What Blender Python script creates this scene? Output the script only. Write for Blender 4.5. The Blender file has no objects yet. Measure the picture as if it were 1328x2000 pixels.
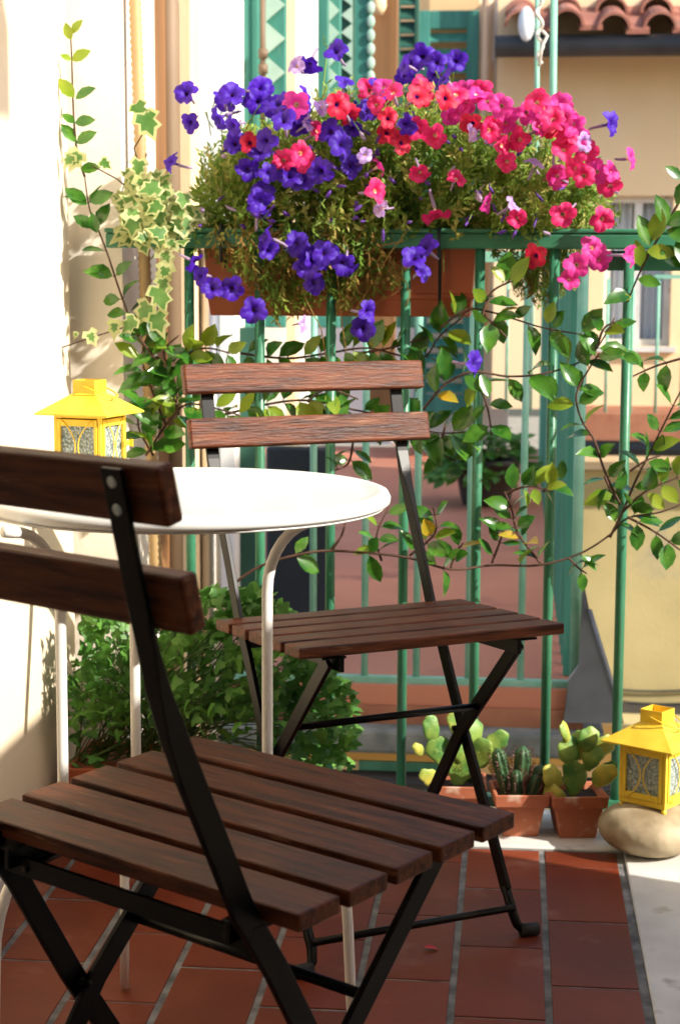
import bpy, math, random
from mathutils import Vector, Matrix
R = math.radians
random.seed(11)
scene = bpy.context.scene
COL = scene.collection

# ------------------------------------------------------------------ camera, sky, sun, exposure
F_PX, PITCH, ROLL, CAM_H = 3415.1, .1321, .0046, .9576
cam = bpy.data.cameras.new('camera'); cam_o = bpy.data.objects.new('camera', cam); COL.objects.link(cam_o)
cam_o.matrix_world = Matrix.Translation((0, 0, CAM_H)) @ Matrix.Rotation(math.pi/2 - PITCH, 4, 'X') @ Matrix.Rotation(ROLL, 4, 'Z')
cam.sensor_fit = 'VERTICAL'; cam.sensor_height = 36; cam.lens = F_PX/2000*36
cam.clip_start = .05; cam.clip_end = 500
cam.dof.use_dof = True; cam.dof.focus_distance = 2.15; cam.dof.aperture_fstop = 11
scene.camera = cam_o
SUN = Vector((.80, -.42, .58)).normalized()
world = bpy.data.worlds.new('World'); scene.world = world; world.use_nodes = True
nt = world.node_tree; sky = nt.nodes.new('ShaderNodeTexSky'); sky.sky_type = 'NISHITA'; sky.sun_disc = False
sky.sun_elevation = math.asin(SUN.z); sky.sun_rotation = math.atan2(SUN.x, SUN.y)
sky.air_density = 1.0; sky.dust_density = 2.0; sky.ozone_density = 1.0
nt.links.new(sky.outputs[0], nt.nodes['Background'].inputs[0]); nt.nodes['Background'].inputs[1].default_value = .15
sl = bpy.data.lights.new('sun', 'SUN'); sl.energy = 3.6; sl.angle = R(.6); sl.color = (1, .93, .82)
so = bpy.data.objects.new('sun', sl); COL.objects.link(so); so.rotation_euler = SUN.to_track_quat('Z', 'Y').to_euler()
scene.view_settings.view_transform = 'Standard'; scene.view_settings.look = 'None'
scene.view_settings.gamma = 1; scene.view_settings.exposure = 1.15

# ------------------------------------------------------------------ frame of the balcony: u along the railing, v away, z up
FO = Vector((.473, 2.856, 0)); U = Vector((.99515, -.0983, 0)); VV = Vector((.0983, .99515, 0)); ZZ = Vector((0, 0, 1))
def w(u, v, z=0): return FO + U*u + VV*v + ZZ*z
CAMP = Vector((0, 0, CAM_H))
def ray(px, py):
    c, s = math.cos(ROLL), math.sin(ROLL); a, b = px-664, py-1000
    xr, yr = a*c+b*s, -a*s+b*c
    x, z = xr/F_PX, -yr/F_PX
    c, s = math.cos(PITCH), math.sin(PITCH)
    return Vector((x, c+z*s, -s+z*c))
def atv(px, py, v):                       # point of the photograph's pixel on the vertical plane v = const, in u, v, z
    d = ray(px, py); o = CAMP-FO
    t = (v-o.dot(VV))/d.dot(VV); p = CAMP+d*t-FO
    return p.dot(U), v, p.z
def pt(px, py, v): return w(*atv(px, py, v))
def atz(px, py, z=0):
    d = ray(px, py); return CAMP+d*((z-CAM_H)/d.z)

# ------------------------------------------------------------------ mesh builder
class MB:
    def __init__(s): s.v = []; s.f = []; s.m = []; s.sm = []; s.xf = None
    def add(s, vs, fs, m=0, smooth=False):
        o = len(s.v)
        s.v += [tuple(s.xf @ Vector(p)) if s.xf else tuple(p) for p in vs]
        for f in fs: s.f.append(tuple(o+i for i in f)); s.m.append(m); s.sm.append(smooth)
    def hexa(s, c, m=0):                  # c: 8 corners, bottom 4 (ccw) and top 4
        s.add(c, [(0, 3, 2, 1), (4, 5, 6, 7), (0, 1, 5, 4), (1, 2, 6, 5), (2, 3, 7, 6), (3, 0, 4, 7)], m)
    def box(s, a, b, m=0):
        (x0, y0, z0), (x1, y1, z1) = a, b
        s.hexa([(x0, y0, z0), (x1, y0, z0), (x1, y1, z0), (x0, y1, z0), (x0, y0, z1), (x1, y0, z1), (x1, y1, z1), (x0, y1, z1)], m)
    def ubox(s, u0, v0, z0, u1, v1, z1, m=0):
        s.hexa([w(u0, v0, z0), w(u1, v0, z0), w(u1, v1, z0), w(u0, v1, z0), w(u0, v0, z1), w(u1, v0, z1), w(u1, v1, z1), w(u0, v1, z1)], m)
    def pbox(s, x0, y0, x1, y1, v, d, m=0):   # front face on plane v covering a pixel rectangle, real depth d behind
        ym, xm = (y0+y1)/2, (x0+x1)/2
        u0 = atv(x0, ym, v)[0]; u1 = atv(x1, ym, v)[0]; z1 = atv(xm, y0, v)[2]; z0 = atv(xm, y1, v)[2]
        s.ubox(u0, v, z0, u1, v+d, z1, m); return u0, z0, u1, z1
    def tube(s, pts, r, n=10, m=0, caps=True):
        pts = [Vector(p) for p in pts]; rs = r if isinstance(r, (list, tuple)) else [r]*len(pts)
        t0 = (pts[1]-pts[0]).normalized(); a = t0.orthogonal().normalized(); V = []; Fs = []
        for i, p in enumerate(pts):
            t = (pts[min(i+1, len(pts)-1)]-pts[max(i-1, 0)]).normalized()
            a = (a-t*a.dot(t)).normalized(); b = t.cross(a)
            for k in range(n):
                q = 2*math.pi*k/n; V.append(p+(a*math.cos(q)+b*math.sin(q))*rs[i])
        for i in range(len(pts)-1):
            for k in range(n): Fs.append((i*n+k, i*n+(k+1) % n, (i+1)*n+(k+1) % n, (i+1)*n+k))
        if caps: Fs += [tuple(range(n))[::-1], tuple((len(pts)-1)*n+k for k in range(n))]
        s.add(V, Fs, m, True)
    def strip(s, pts, wd, m=0):           # rectangular bar: pts with (x-width, normal-width) pairs, in the local yz plane
        V = []; Fs = []; pts = [Vector(p) for p in pts]
        for i, p in enumerate(pts):
            t = (pts[min(i+1, len(pts)-1)]-pts[max(i-1, 0)]).normalized()
            x = Vector((1, 0, 0)); x = (x-t*x.dot(t)).normalized(); n = t.cross(x); a, b = wd[i][0]/2, wd[i][1]/2
            V += [p+x*a+n*b, p-x*a+n*b, p-x*a-n*b, p+x*a-n*b]
        for i in range(len(pts)-1):
            for k in range(4): Fs.append((i*4+k, i*4+(k+1) % 4, i*4+4+(k+1) % 4, i*4+4+k))
        Fs += [(3, 2, 1, 0), tuple(len(V)-4+k for k in range(4))]
        s.add(V, Fs, m)
    def lathe(s, c, prof, n=32, m=0, ax=ZZ, sx=1, sy=1):
        c = Vector(c); V = []; Fs = []
        for r, z in prof:
            for k in range(n):
                q = 2*math.pi*k/n; V.append(c+Vector((r*math.cos(q)*sx, r*math.sin(q)*sy, z)))
        for i in range(len(prof)-1):
            for k in range(n): Fs.append((i*n+k, i*n+(k+1) % n, (i+1)*n+(k+1) % n, (i+1)*n+k))
        Fs += [tuple(range(n))[::-1], tuple((len(prof)-1)*n+k for k in range(n))]
        s.add(V, Fs, m, True)
    def ell(s, M, nu=12, nv=8, m=0):      # unit sphere through matrix M
        V = []; Fs = []
        for i in range(nv+1):
            a = math.pi*i/nv
            for k in range(nu):
                q = 2*math.pi*k/nu; V.append(M @ Vector((math.sin(a)*math.cos(q), math.sin(a)*math.sin(q), math.cos(a))))
        for i in range(nv):
            for k in range(nu): Fs.append((i*nu+k, i*nu+nu+k, i*nu+nu+(k+1) % nu, i*nu+(k+1) % nu))
        s.add(V, Fs, m, True)
    def leaf(s, p, d, n, L, W, fold=.25, curl=.15, m=0, shape=((0, .05), (.2, .7), (.45, 1), (.75, .72), (1, .0))):
        p = Vector(p); d = Vector(d).normalized(); sd = d.cross(Vector(n))
        if sd.length < 1e-4: sd = d.orthogonal()
        sd.normalize(); n = sd.cross(d).normalized(); V = []; Fs = []
        for t, k in shape:
            c = p+d*(L*t)-n*(curl*L*t*t)
            h = W/2*k; V += [c-n*(fold*h) if False else c, c+sd*h+n*(fold*h), c-sd*h+n*(fold*h)]
        for i in range(len(shape)-1):
            a = i*3; Fs += [(a, a+1, a+4, a+3), (a, a+3, a+5, a+2)]
        s.add(V, Fs, m, True)
    def dia(s, p, d, n, L, W, m=0):
        p = Vector(p); d = Vector(d).normalized(); sd = d.cross(Vector(n))
        if sd.length < 1e-4: sd = d.orthogonal()
        sd.normalize(); n = sd.cross(d)
        q = p+d*(L*.5)-n*(.12*W)
        s.add([p, q+sd*(W/2)+n*.1*W, p+d*L, q-sd*(W/2)+n*.1*W], [(0, 1, 2), (0, 2, 3)], m, False)
    def build(s, name, mats, parent=None, bevel=0, loc=None):
        me = bpy.data.meshes.new(name)
        if parent is not None: o0 = Vector(parent.get('_o', (0, 0, 0)))
        elif loc is not None: o0 = Vector(loc)
        else:
            xs = [p[0] for p in s.v]; ys = [p[1] for p in s.v]; zs = [p[2] for p in s.v]
            o0 = Vector(((min(xs)+max(xs))/2, (min(ys)+max(ys))/2, min(zs)))
        me.from_pydata([(p[0]-o0.x, p[1]-o0.y, p[2]-o0.z) for p in s.v], [], s.f)
        for mm in (mats if isinstance(mats, (list, tuple)) else [mats]): me.materials.append(mm)
        me.polygons.foreach_set('material_index', s.m); me.polygons.foreach_set('use_smooth', s.sm); me.update()
        o = bpy.data.objects.new(name, me); COL.objects.link(o)
        if parent is not None: o.parent = parent
        else: o.location = o0
        ORG[o.name] = tuple(o0)
        o['_o'] = tuple(o0)
        if bevel:
            b = o.modifiers.new('bevel', 'BEVEL'); b.width = bevel; b.segments = 2; b.limit_method = 'ANGLE'; b.angle_limit = R(40)
            b.harden_normals = False
        return o
ORG = {}
def tag(o, label, cat, group=None, kind=None):
    if label: o['label'] = label
    if cat: o['category'] = cat
    if group: o['group'] = group
    if kind: o['kind'] = kind
    return o
def thing(name, loc, label, cat, group=None):
    o = bpy.data.objects.new(name, None); COL.objects.link(o); o.location = loc; o['_o'] = tuple(loc); o.empty_display_size = .1
    return tag(o, label, cat, group)
def struct(o): o['kind'] = 'structure'; return o

# ------------------------------------------------------------------ materials
def mat(name, c1, c2=None, rough=.6, scale=8, bump=0, bscale=60, metal=0, spec=.5, trans=0, detail=6, stretch=(1, 1, 1), rnd=0, coat=0, rough2=None, dirt=None, sat=1):
    m = bpy.data.materials.new(name); m.use_nodes = True; n = m.node_tree; N = n.nodes; L = n.links
    b = N['Principled BSDF']; b.inputs['Roughness'].default_value = rough; b.inputs['Metallic'].default_value = metal
    b.inputs['Specular IOR Level'].default_value = spec
    if coat: b.inputs['Coat Weight'].default_value = coat; b.inputs['Coat Roughness'].default_value = .12
    tc = N.new('ShaderNodeTexCoord'); mp = N.new('ShaderNodeMapping'); mp.inputs['Scale'].default_value = stretch
    L.new(tc.outputs['Object'], mp.inputs[0]); vec = mp.outputs[0]
    if rnd:
        oi = N.new('ShaderNodeObjectInfo'); ad = N.new('ShaderNodeVectorMath'); ad.operation = 'ADD'
        ml = N.new('ShaderNodeMath'); ml.operation = 'MULTIPLY'; ml.inputs[1].default_value = 37; L.new(oi.outputs['Random'], ml.inputs[0])
        L.new(mp.outputs[0], ad.inputs[0]); L.new(ml.outputs[0], ad.inputs[1]); vec = ad.outputs[0]
    colr = None
    if c2 is not None:
        ns = N.new('ShaderNodeTexNoise'); ns.inputs['Scale'].default_value = scale; ns.inputs['Detail'].default_value = detail
        L.new(vec, ns.inputs[0]); cr = N.new('ShaderNodeValToRGB')
        cr.color_ramp.elements[0].position = .35; cr.color_ramp.elements[1].position = .65
        cr.color_ramp.elements[0].color = (*c1, 1); cr.color_ramp.elements[1].color = (*c2, 1)
        L.new(ns.outputs['Fac'], cr.inputs[0]); colr = cr.outputs[0]
        if dirt:
            n2 = N.new('ShaderNodeTexNoise'); n2.inputs['Scale'].default_value = dirt[1]; n2.inputs['Detail'].default_value = 8
            L.new(vec, n2.inputs[0]); c3 = N.new('ShaderNodeValToRGB'); c3.color_ramp.elements[0].position = dirt[2]; c3.color_ramp.elements[1].position = dirt[2]+.12
            L.new(n2.outputs['Fac'], c3.inputs[0]); mx = N.new('ShaderNodeMix'); mx.data_type = 'RGBA'
            L.new(c3.outputs[0], mx.inputs[0]); L.new(colr, mx.inputs[6]); mx.inputs[7].default_value = (*dirt[0], 1); colr = mx.outputs[2]
        L.new(colr, b.inputs['Base Color'])
        if rough2 is not None:
            mr = N.new('ShaderNodeMapRange'); mr.inputs[3].default_value = rough; mr.inputs[4].default_value = rough2
            L.new(ns.outputs['Fac'], mr.inputs[0]); L.new(mr.outputs[0], b.inputs['Roughness'])
    else: b.inputs['Base Color'].default_value = (*c1, 1)
    if bump:
        nb = N.new('ShaderNodeTexNoise'); nb.inputs['Scale'].default_value = bscale; nb.inputs['Detail'].default_value = 6
        L.new(vec, nb.inputs[0]); bp = N.new('ShaderNodeBump'); bp.inputs['Strength'].default_value = bump; bp.inputs['Distance'].default_value = .004
        L.new(nb.outputs['Fac'], bp.inputs['Height']); L.new(bp.outputs[0], b.inputs['Normal'])
    if trans:
        tr = N.new('ShaderNodeBsdfTranslucent'); ms = N.new('ShaderNodeMixShader'); ms.inputs[0].default_value = trans
        if colr is not None: L.new(colr, tr.inputs[0])
        else: tr.inputs[0].default_value = (*c1, 1)
        L.new(b.outputs[0], ms.inputs[1]); L.new(tr.outputs[0], ms.inputs[2]); L.new(ms.outputs[0], N['Material Output'].inputs[0])
    return m
M = {}
M['wood'] = mat('stained_wood', (.036, .0075, .0030), (.155, .044, .016), spec=.22, rough=.34, rough2=.55, scale=7, stretch=(1.6, 16, 16), bump=.35, bscale=24, rnd=1, dirt=((.26, .12, .06), 9, .63))
M['steel'] = mat('black_steel', (.002, .002, .003), (.004, .004, .005), rough=.35, scale=20, spec=.18)
M['rubber'] = mat('black_rubber', (.012, .012, .012), rough=.7)
M['screw'] = mat('zinc_screw', (.55, .66, .70), rough=.3, metal=.35)
M['white_metal'] = mat('white_enamel', (.80, .82, .82), (.86, .87, .86), rough=.22, scale=5, spec=.5, dirt=((.62, .66, .70), 26, .64), stretch=(.5, 2, 1))
M['cream_metal'] = mat('cream_enamel', (.80, .78, .73), (.84, .83, .79), rough=.35, scale=14)
M['plaster'] = mat('cream_plaster', (.84, .68, .47), (.88, .76, .57), rough=.9, scale=2.2, bump=.35, bscale=35)
M['plaster_pale'] = mat('pale_plaster', (.80, .72, .60), (.86, .80, .70), rough=.9, scale=3, bump=.3, bscale=40)
M['tile'] = mat('clay_tile', (.135, .020, .006), (.19, .034, .010), spec=.3, rough=.42, rough2=.6, scale=5, bump=.15, bscale=60, dirt=((.24, .085, .05), 9, .62))
M['tile_b'] = mat('clay_tile_brown', (.115, .019, .006), (.165, .032, .010), spec=.3, rough=.45, rough2=.62, scale=6, bump=.2, bscale=60, dirt=((.20, .08, .05), 11, .64))
M['tile_c'] = mat('clay_tile_light', (.165, .029, .010), (.22, .048, .019), spec=.3, rough=.45, rough2=.62, scale=4, bump=.2, bscale=60, dirt=((.28, .12, .08), 8, .60))
M['grout'] = mat('grout', (.08, .08, .08), (.22, .22, .215), rough=.9, scale=26, bump=.6, bscale=120)
M['marble'] = mat('worn_marble', (.52, .51, .49), (.70, .69, .66), rough=.5, scale=7, bump=.1, dirt=((.34, .31, .26), 14, .62))
M['green'] = mat('green_paint', (.030, .16, .085), (.05, .22, .12), rough=.38, scale=12, bump=.2, bscale=50, dirt=((.22, .22, .14), 38, .70))
M['pale_green'] = mat('faded_green_paint', (.16, .42, .30), (.25, .50, .38), rough=.5, scale=14, dirt=((.25, .16, .07), 11, .67))
M['teal'] = mat('teal_shutter_paint', (.028, .17, .125), (.055, .25, .19), rough=.55, scale=5, stretch=(4, 4, .6), dirt=((.20, .22, .14), 20, .68))
M['teal_dark'] = mat('dark_green_shutter', (.012, .07, .045), (.02, .10, .065), rough=.55, scale=6)
M['trim_and_sun_patch'] = mat('pale_trim_and_sun_patch', (.30, .46, .37), (.42, .56, .45), rough=.6, scale=9)  # paint of the scalloped edge; also colours the sun patches on the shutters
M['peach'] = mat('peach_render', (.68, .42, .20), (.78, .52, .27), rough=.9, scale=1.3, bump=.2)
M['cream_render'] = mat('cream_render', (.78, .56, .32), (.84, .64, .40), rough=.9, scale=1.2, bump=.2)
M['white_render'] = mat('white_render', (.82, .78, .70), (.86, .83, .76), rough=.9, scale=2)
M['ochre'] = mat('ochre_render', (.62, .34, .08), (.72, .43, .13), rough=.9, scale=3, bump=.2)
M['ochre_wall'] = mat('stained_ochre_wall', (.36, .29, .13), (.52, .43, .21), rough=.95, scale=1.3, detail=8, bump=.3, dirt=((.34, .30, .20), 2.5, .60))
M['brown'] = mat('brown_render', (.17, .075, .022), (.26, .125, .045), rough=.8, scale=4, stretch=(3, 3, .4))
M['taupe'] = mat('taupe_paint', (.16, .10, .055), (.24, .165, .10), rough=.6, scale=3, stretch=(2, 2, .6), dirt=((.62, .52, .36), 7, .64))
M['conduit'] = mat('corrugated_plastic', (.42, .27, .12), (.52, .36, .18), rough=.5, scale=4)
M['zinc'] = mat('grey_zinc', (.12, .13, .15), (.24, .26, .29), rough=.4, scale=5, metal=.6, dirt=((.32, .30, .27), 9, .6))
M['iron_dark'] = mat('dark_gutter', (.03, .028, .028), (.06, .055, .05), rough=.5, scale=5)
M['copper'] = mat('painted_downpipe', (.50, .30, .16), (.64, .44, .28), rough=.35, scale=2, stretch=(1, 1, .4))
M['silver'] = mat('steel_pipe', (.42, .40, .37), (.55, .53, .5), rough=.25, metal=.8, scale=4)
M['terrace'] = mat('terracotta_paving', (.44, .155, .09), (.54, .21, .12), rough=.7, scale=1.6, detail=8, dirt=((.28, .09, .06), 4, .6))
M['brick'] = mat('brick_edge', (.30, .11, .06), (.40, .17, .09), rough=.85, scale=9, bump=.3)
M['roof'] = mat('roof_tile', (.17, .05, .03), (.36, .15, .10), rough=.85, scale=4, rnd=0, dirt=((.20, .16, .13), 7, .62))
M['concrete'] = mat('mossy_concrete', (.09, .11, .10), (.26, .27, .25), rough=.95, scale=9, bump=.5, detail=8)
M['door_dark'] = mat('dark_glass_door', (.012, .016, .022), (.03, .04, .055), rough=.25, scale=3, stretch=(1, 1, .4))
M['glass'] = mat('window_glass', (.22, .28, .32), (.35, .40, .42), rough=.1, scale=2)
M['curtain'] = mat('white_curtain', (.72, .76, .80), (.84, .86, .88), rough=.9, scale=14, stretch=(3, 3, .1), trans=.2)
M['terracotta'] = mat('terracotta_pot', (.36, .10, .045), (.46, .15, .07), rough=.8, scale=9, bump=.2, dirt=((.58, .38, .28), 26, .58))
M['planter'] = mat('planter_plastic', (.40, .09, .03), (.46, .11, .04), rough=.5, scale=5)
M['soil'] = mat('soil', (.018, .011, .007), (.05, .03, .018), rough=1, scale=60, bump=1, bscale=120)
M['yellow'] = mat('yellow_paint', (.78, .50, .03), (.86, .62, .05), rough=.36, rough2=.5, scale=30, spec=.5, rnd=1, bump=.12, bscale=90, dirt=((.42, .20, .03), 60, .70))
M['stone'] = mat('pebble_stone', (.24, .18, .10), (.46, .38, .25), rough=.7, scale=16, detail=9, bump=.4, bscale=50, dirt=((.22, .16, .08), 12, .60))
M['leaf_dark'] = mat('glossy_leaf', (.018, .10, .012), (.085, .235, .024), rough=.2, dirt=((.16, .26, .04), 70, .62), scale=30, trans=.25, spec=.6)
M['leaf_lime'] = mat('young_leaf', (.16, .30, .02), (.30, .38, .03), rough=.35, scale=20, trans=.38)
M['leaf_yellow'] = mat('yellow_leaf', (.55, .34, .02), (.36, .36, .03), rough=.4, scale=30, trans=.35)
M['vine_stem'] = mat('vine_stem', (.055, .024, .014), (.10, .05, .03), rough=.8, scale=40, bump=.4)
M['pet_leaf'] = mat('petunia_leaf', (.10, .22, .022), (.30, .42, .06), rough=.6, scale=9, trans=.35)
M['pet_leaf_yellow'] = mat('petunia_leaf_yellow', (.34, .38, .07), (.50, .46, .12), rough=.6, scale=9, trans=.35)
M['dry_leaf'] = mat('dried_leaf', (.24, .12, .025), (.42, .27, .07), rough=.8, scale=20, trans=.3)
M['purple'] = mat('purple_petal', (.075, .008, .50), (.12, .02, .66), rough=.6, scale=40, trans=.35)
M['purple_eye'] = mat('purple_throat', (.05, .006, .18), (.09, .02, .24), rough=.6, scale=60)
M['lilac'] = mat('lilac_petal', (.42, .22, .72), (.62, .46, .80), rough=.6, scale=50, trans=.35)
M['pink'] = mat('pink_petal', (.78, .010, .13), (.86, .03, .22), rough=.6, scale=40, trans=.3)
M['red'] = mat('red_petal', (.66, .006, .035), (.76, .012, .06), rough=.6, scale=40, trans=.3)
M['magenta'] = mat('magenta_petal', (.80, .03, .34), (.86, .07, .44), rough=.6, scale=40, trans=.38)
M['pink_eye'] = mat('pale_throat', (.80, .55, .40), (.86, .7, .5), rough=.6, scale=60)
M['flower_tube'] = mat('flower_tube', (.38, .26, .45), (.5, .4, .5), rough=.7, scale=40, trans=.3)
M['ivy_green'] = mat('ivy_green', (.06, .18, .03), (.16, .30, .07), rough=.45, scale=26, trans=.3)
M['ivy_cream'] = mat('ivy_cream', (.50, .55, .22), (.66, .68, .36), rough=.5, scale=26, trans=.4)
M['clover'] = mat('soft_leaf', (.03, .13, .018), (.14, .33, .05), rough=.5, scale=9, trans=.3)
M['clover_stem'] = mat('green_stem', (.05, .11, .02), (.09, .16, .03), rough=.6, scale=10)
M['pad'] = mat('cactus_pad', (.06, .20, .04), (.26, .36, .06), rough=.5, scale=30, rnd=1, detail=8, bump=.5, dirt=((.42, .34, .08), 40, .63))
M['pad_yellow'] = mat('yellow_cactus_pad', (.16, .30, .05), (.60, .50, .08), rough=.5, scale=26, rnd=1, detail=8, bump=.5, dirt=((.40, .24, .06), 50, .64))
M['cactus'] = mat('dark_cactus', (.015, .055, .02), (.04, .11, .035), rough=.55, scale=30)
M['spine'] = mat('cactus_spine', (.16, .05, .05), (.28, .13, .10), rough=.7, scale=40)
M['rope'] = mat('white_rope', (.62, .58, .50), (.75, .72, .66), rough=.9, scale=60, bump=.6)
M['black_pot'] = mat('dark_plastic_pot', (.03, .022, .018), (.06, .045, .035), rough=.5, scale=5)
M['wire'] = mat('dark_wire', (.012, .018, .02), rough=.5)
M['fallen'] = mat('fallen_petal', (.5, .01, .03), rough=.6)
M['ground'] = mat('courtyard_ground', (.22, .19, .14), (.30, .26, .19), rough=1, scale=1)
def petal(name, eye, c1, c2, trans):       # petal with a darker throat, fine radial veins and paler edge
    m = mat(name, c1, c2, rough=.6, scale=40, trans=trans); N = m.node_tree.nodes; L = m.node_tree.links
    tc = [n for n in N if n.type == 'TEX_COORD'][0]; b = N['Principled BSDF']; base = b.inputs['Base Color'].links[0].from_socket
    sx = N.new('ShaderNodeSeparateXYZ'); L.new(tc.outputs['Object'], sx.inputs[0])
    an = N.new('ShaderNodeMath'); an.operation = 'ARCTAN2'; L.new(sx.outputs[1], an.inputs[0]); L.new(sx.outputs[0], an.inputs[1])
    mu = N.new('ShaderNodeMath'); mu.operation = 'MULTIPLY'; mu.inputs[1].default_value = 15; L.new(an.outputs[0], mu.inputs[0])
    si = N.new('ShaderNodeMath'); si.operation = 'SINE'; L.new(mu.outputs[0], si.inputs[0])
    vm = N.new('ShaderNodeVectorMath'); vm.operation = 'LENGTH'; L.new(tc.outputs['Object'], vm.inputs[0])
    mr = N.new('ShaderNodeMapRange'); mr.inputs[1].default_value = .005; mr.inputs[2].default_value = .019; mr.inputs[3].default_value = .85; mr.inputs[4].default_value = .05; L.new(vm.outputs['Value'], mr.inputs[0])
    ve = N.new('ShaderNodeMath'); ve.operation = 'MULTIPLY_ADD'; ve.inputs[1].default_value = .16; L.new(si.outputs[0], ve.inputs[0]); L.new(mr.outputs[0], ve.inputs[2]); ve.use_clamp = True
    mx = N.new('ShaderNodeMix'); mx.data_type = 'RGBA'; L.new(ve.outputs[0], mx.inputs[0]); L.new(base, mx.inputs[6]); mx.inputs[7].default_value = (*eye, 1)
    L.new(mx.outputs[2], b.inputs['Base Color'])
    for n in N:
        if n.type == 'BSDF_TRANSLUCENT': L.new(mx.outputs[2], n.inputs[0])
    return m
M['purple'] = petal('purple_petal', (.03, .002, .16), (.055, .005, .40), (.09, .014, .56), .35)
M['pink'] = petal('pink_petal', (.50, .0, .06), (.74, .010, .13), (.84, .03, .22), .3)
M['red'] = petal('red_petal', (.35, .0, .02), (.62, .008, .05), (.74, .014, .08), .3)
M['magenta'] = petal('magenta_petal', (.55, .01, .22), (.76, .03, .32), (.84, .07, .42), .36)
def ripple_glass():
    m = bpy.data.materials.new('rippled_glass'); m.use_nodes = True; N = m.node_tree.nodes; L = m.node_tree.links; b = N['Principled BSDF']
    tc = N.new('ShaderNodeTexCoord'); vo = N.new('ShaderNodeTexVoronoi'); vo.inputs['Scale'].default_value = 190
    L.new(tc.outputs['Object'], vo.inputs[0]); cr = N.new('ShaderNodeValToRGB')
    e = cr.color_ramp.elements; e[0].position = .1; e[0].color = (.85, .93, .90, 1); e[1].position = .75; e[1].color = (.34, .46, .45, 1)
    L.new(vo.outputs['Distance'], cr.inputs[0]); L.new(cr.outputs[0], b.inputs['Base Color'])
    b.inputs['Roughness'].default_value = .12; b.inputs['Transmission Weight'].default_value = .45
    bp = N.new('ShaderNodeBump'); bp.inputs['Strength'].default_value = 1; bp.inputs['Distance'].default_value = .003
    L.new(vo.outputs['Distance'], bp.inputs['Height']); L.new(bp.outputs[0], b.inputs['Normal'])
    return m
M['ripple'] = ripple_glass()
def rv(s=1): return Vector((random.uniform(-s, s), random.uniform(-s, s), random.uniform(-s, s)))

# ------------------------------------------------------------------ ground, floor
m = MB(); m.box((-60, -40, -6.2), (60, 90, -6.0)); struct(m.build('ground', M['ground']))
m = MB(); m.ubox(-1.3, -4.2, -.20, 1.6, .235, -.0016); struct(m.build('balcony_slab', M['grout']))
TW, TL, J = .129, .2475, .0100
m = MB(); mk = MB()
for c in range(-8, 1):
    off = {0: -.081, 1: -.203}[(-c) % 2] + random.uniform(-.008, .008)
    for r in range(-14, 2):
        v1 = off+r*TL-.0029+random.uniform(-.0006, .0006); v0 = off+r*TL-TL+.0029; u1 = c*TW-J/2; u0 = u1-TW+J
        v1 = min(v1, -.008)
        if v0 > -.03: continue
        z = random.uniform(-.0004, .0005)
        mk.ubox(u0, v0, -.006, u1, v1, z, random.choice((0, 0, 1, 2)))
struct(mk.build('floor_tiles', [M['tile'], M['tile_b'], M['tile_c']], bevel=.0012))
m = MB(); m.ubox(-.62, 0.0, -.003, .006, .215, .004); m.ubox(.008, -4, -.003, .75, .215, .003); struct(m.build('marble_edge', M['marble'], bevel=.003))

# ------------------------------------------------------------------ left wall with its skirting, return wall behind the railing end
m = MB()
ua = atz(90, 1652); ua = (ua-FO).dot(U)
n = 8; prof = [(ua-.0-.25, -4.2), (ua, -4.2)]
for k in range(n+1):
    a = k/n*math.pi/2; prof.append((ua-.03+.03*math.cos(a), .17-.03+.03*math.sin(a)))
prof += [(ua-.25, .17)]
V = []; 
for z in (-.2, 3.2): V += [w(a, b, z) for a, b in prof]
k = len(prof); m.add(V, [(i, (i+1) % k, (i+1) % k+k, i+k) for i in range(k)] + [tuple(range(k))[::-1], tuple(range(k, 2*k))])
wall = tag(m.build('plaster_wall', M['plaster']), 'tall cream plaster wall at the left edge of the balcony with peeling foot', 'wall')
m = MB()
u1 = atv(250, 700, .235)[0]
m.ubox(ua-.24, .2, -.6, u1, .50, 3.2)
tag(m.build('plaster_return_wall', M['plaster_pale']), 'narrow pale plaster return of the wall behind the railing end beside the corrugated pipe', 'wall')
m = MB()
for i in range(46):
    v = -2.4+i*.055; h = .05+.018*math.sin(i*1.7)+random.uniform(-.008, .01)
    h = .032+.01*math.sin(i*.9)
    m.ubox(ua, v, 0, ua+.009, v+.0551, h)
tag(m.build('skirting', M['marble'], parent=None), 'low whitish flaking skirting along the foot of the left wall', 'skirting')

# ------------------------------------------------------------------ balcony railing
RVv = .156
rail = thing('balcony_railing', w(0, RVv, 0), 'dark green painted iron railing of our balcony with round bars under the flowers', 'railing')
ul = atv(208, 455, RVv)[0]; ur = 1.15
zt = .955+.082
m = MB(); m.ubox(ul, RVv-.018, zt-.0, ur, RVv+.018, zt+.008); m.ubox(ul+.002, RVv-.016, zt-.026, ur-.002, RVv+.016, zt-.0005); m.build('top_rail', M['green'], rail, bevel=.003)
BX = [373, 508, 645, 788, 930, 1073, 1215]
us = [atv(x, 1000, RVv)[0] for x in BX]; du = (us[-1]-us[0])/6
barm = MB(); barm.tube([(0, 0, .045), (0, 0, zt-.027)], .0088, 12)
for i in range(0, 10):
    u = us[0]+du*i
    if 0 <= i < 7: u = us[i]
    if u < ul+.01: continue
    p = w(u, RVv, 0); q = MB(); q.tube([p+ZZ*.045, p+ZZ*(zt-.0255)], .0088, 12); q.build('bar', M['green'], rail)
m = MB(); m.ubox(ul, RVv-.014, .028, ur, RVv+.014, .046); m.build('bottom_rail', M['green'], rail, bevel=.002)
ub0 = atv(1185, 495, RVv+.02)[0]
m = MB(); m.ubox(ub0, RVv+.012, zt-.062, ur, RVv+.018, zt-.028); m.build('fixing_plate', M['green'], rail, bevel=.002)
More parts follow.
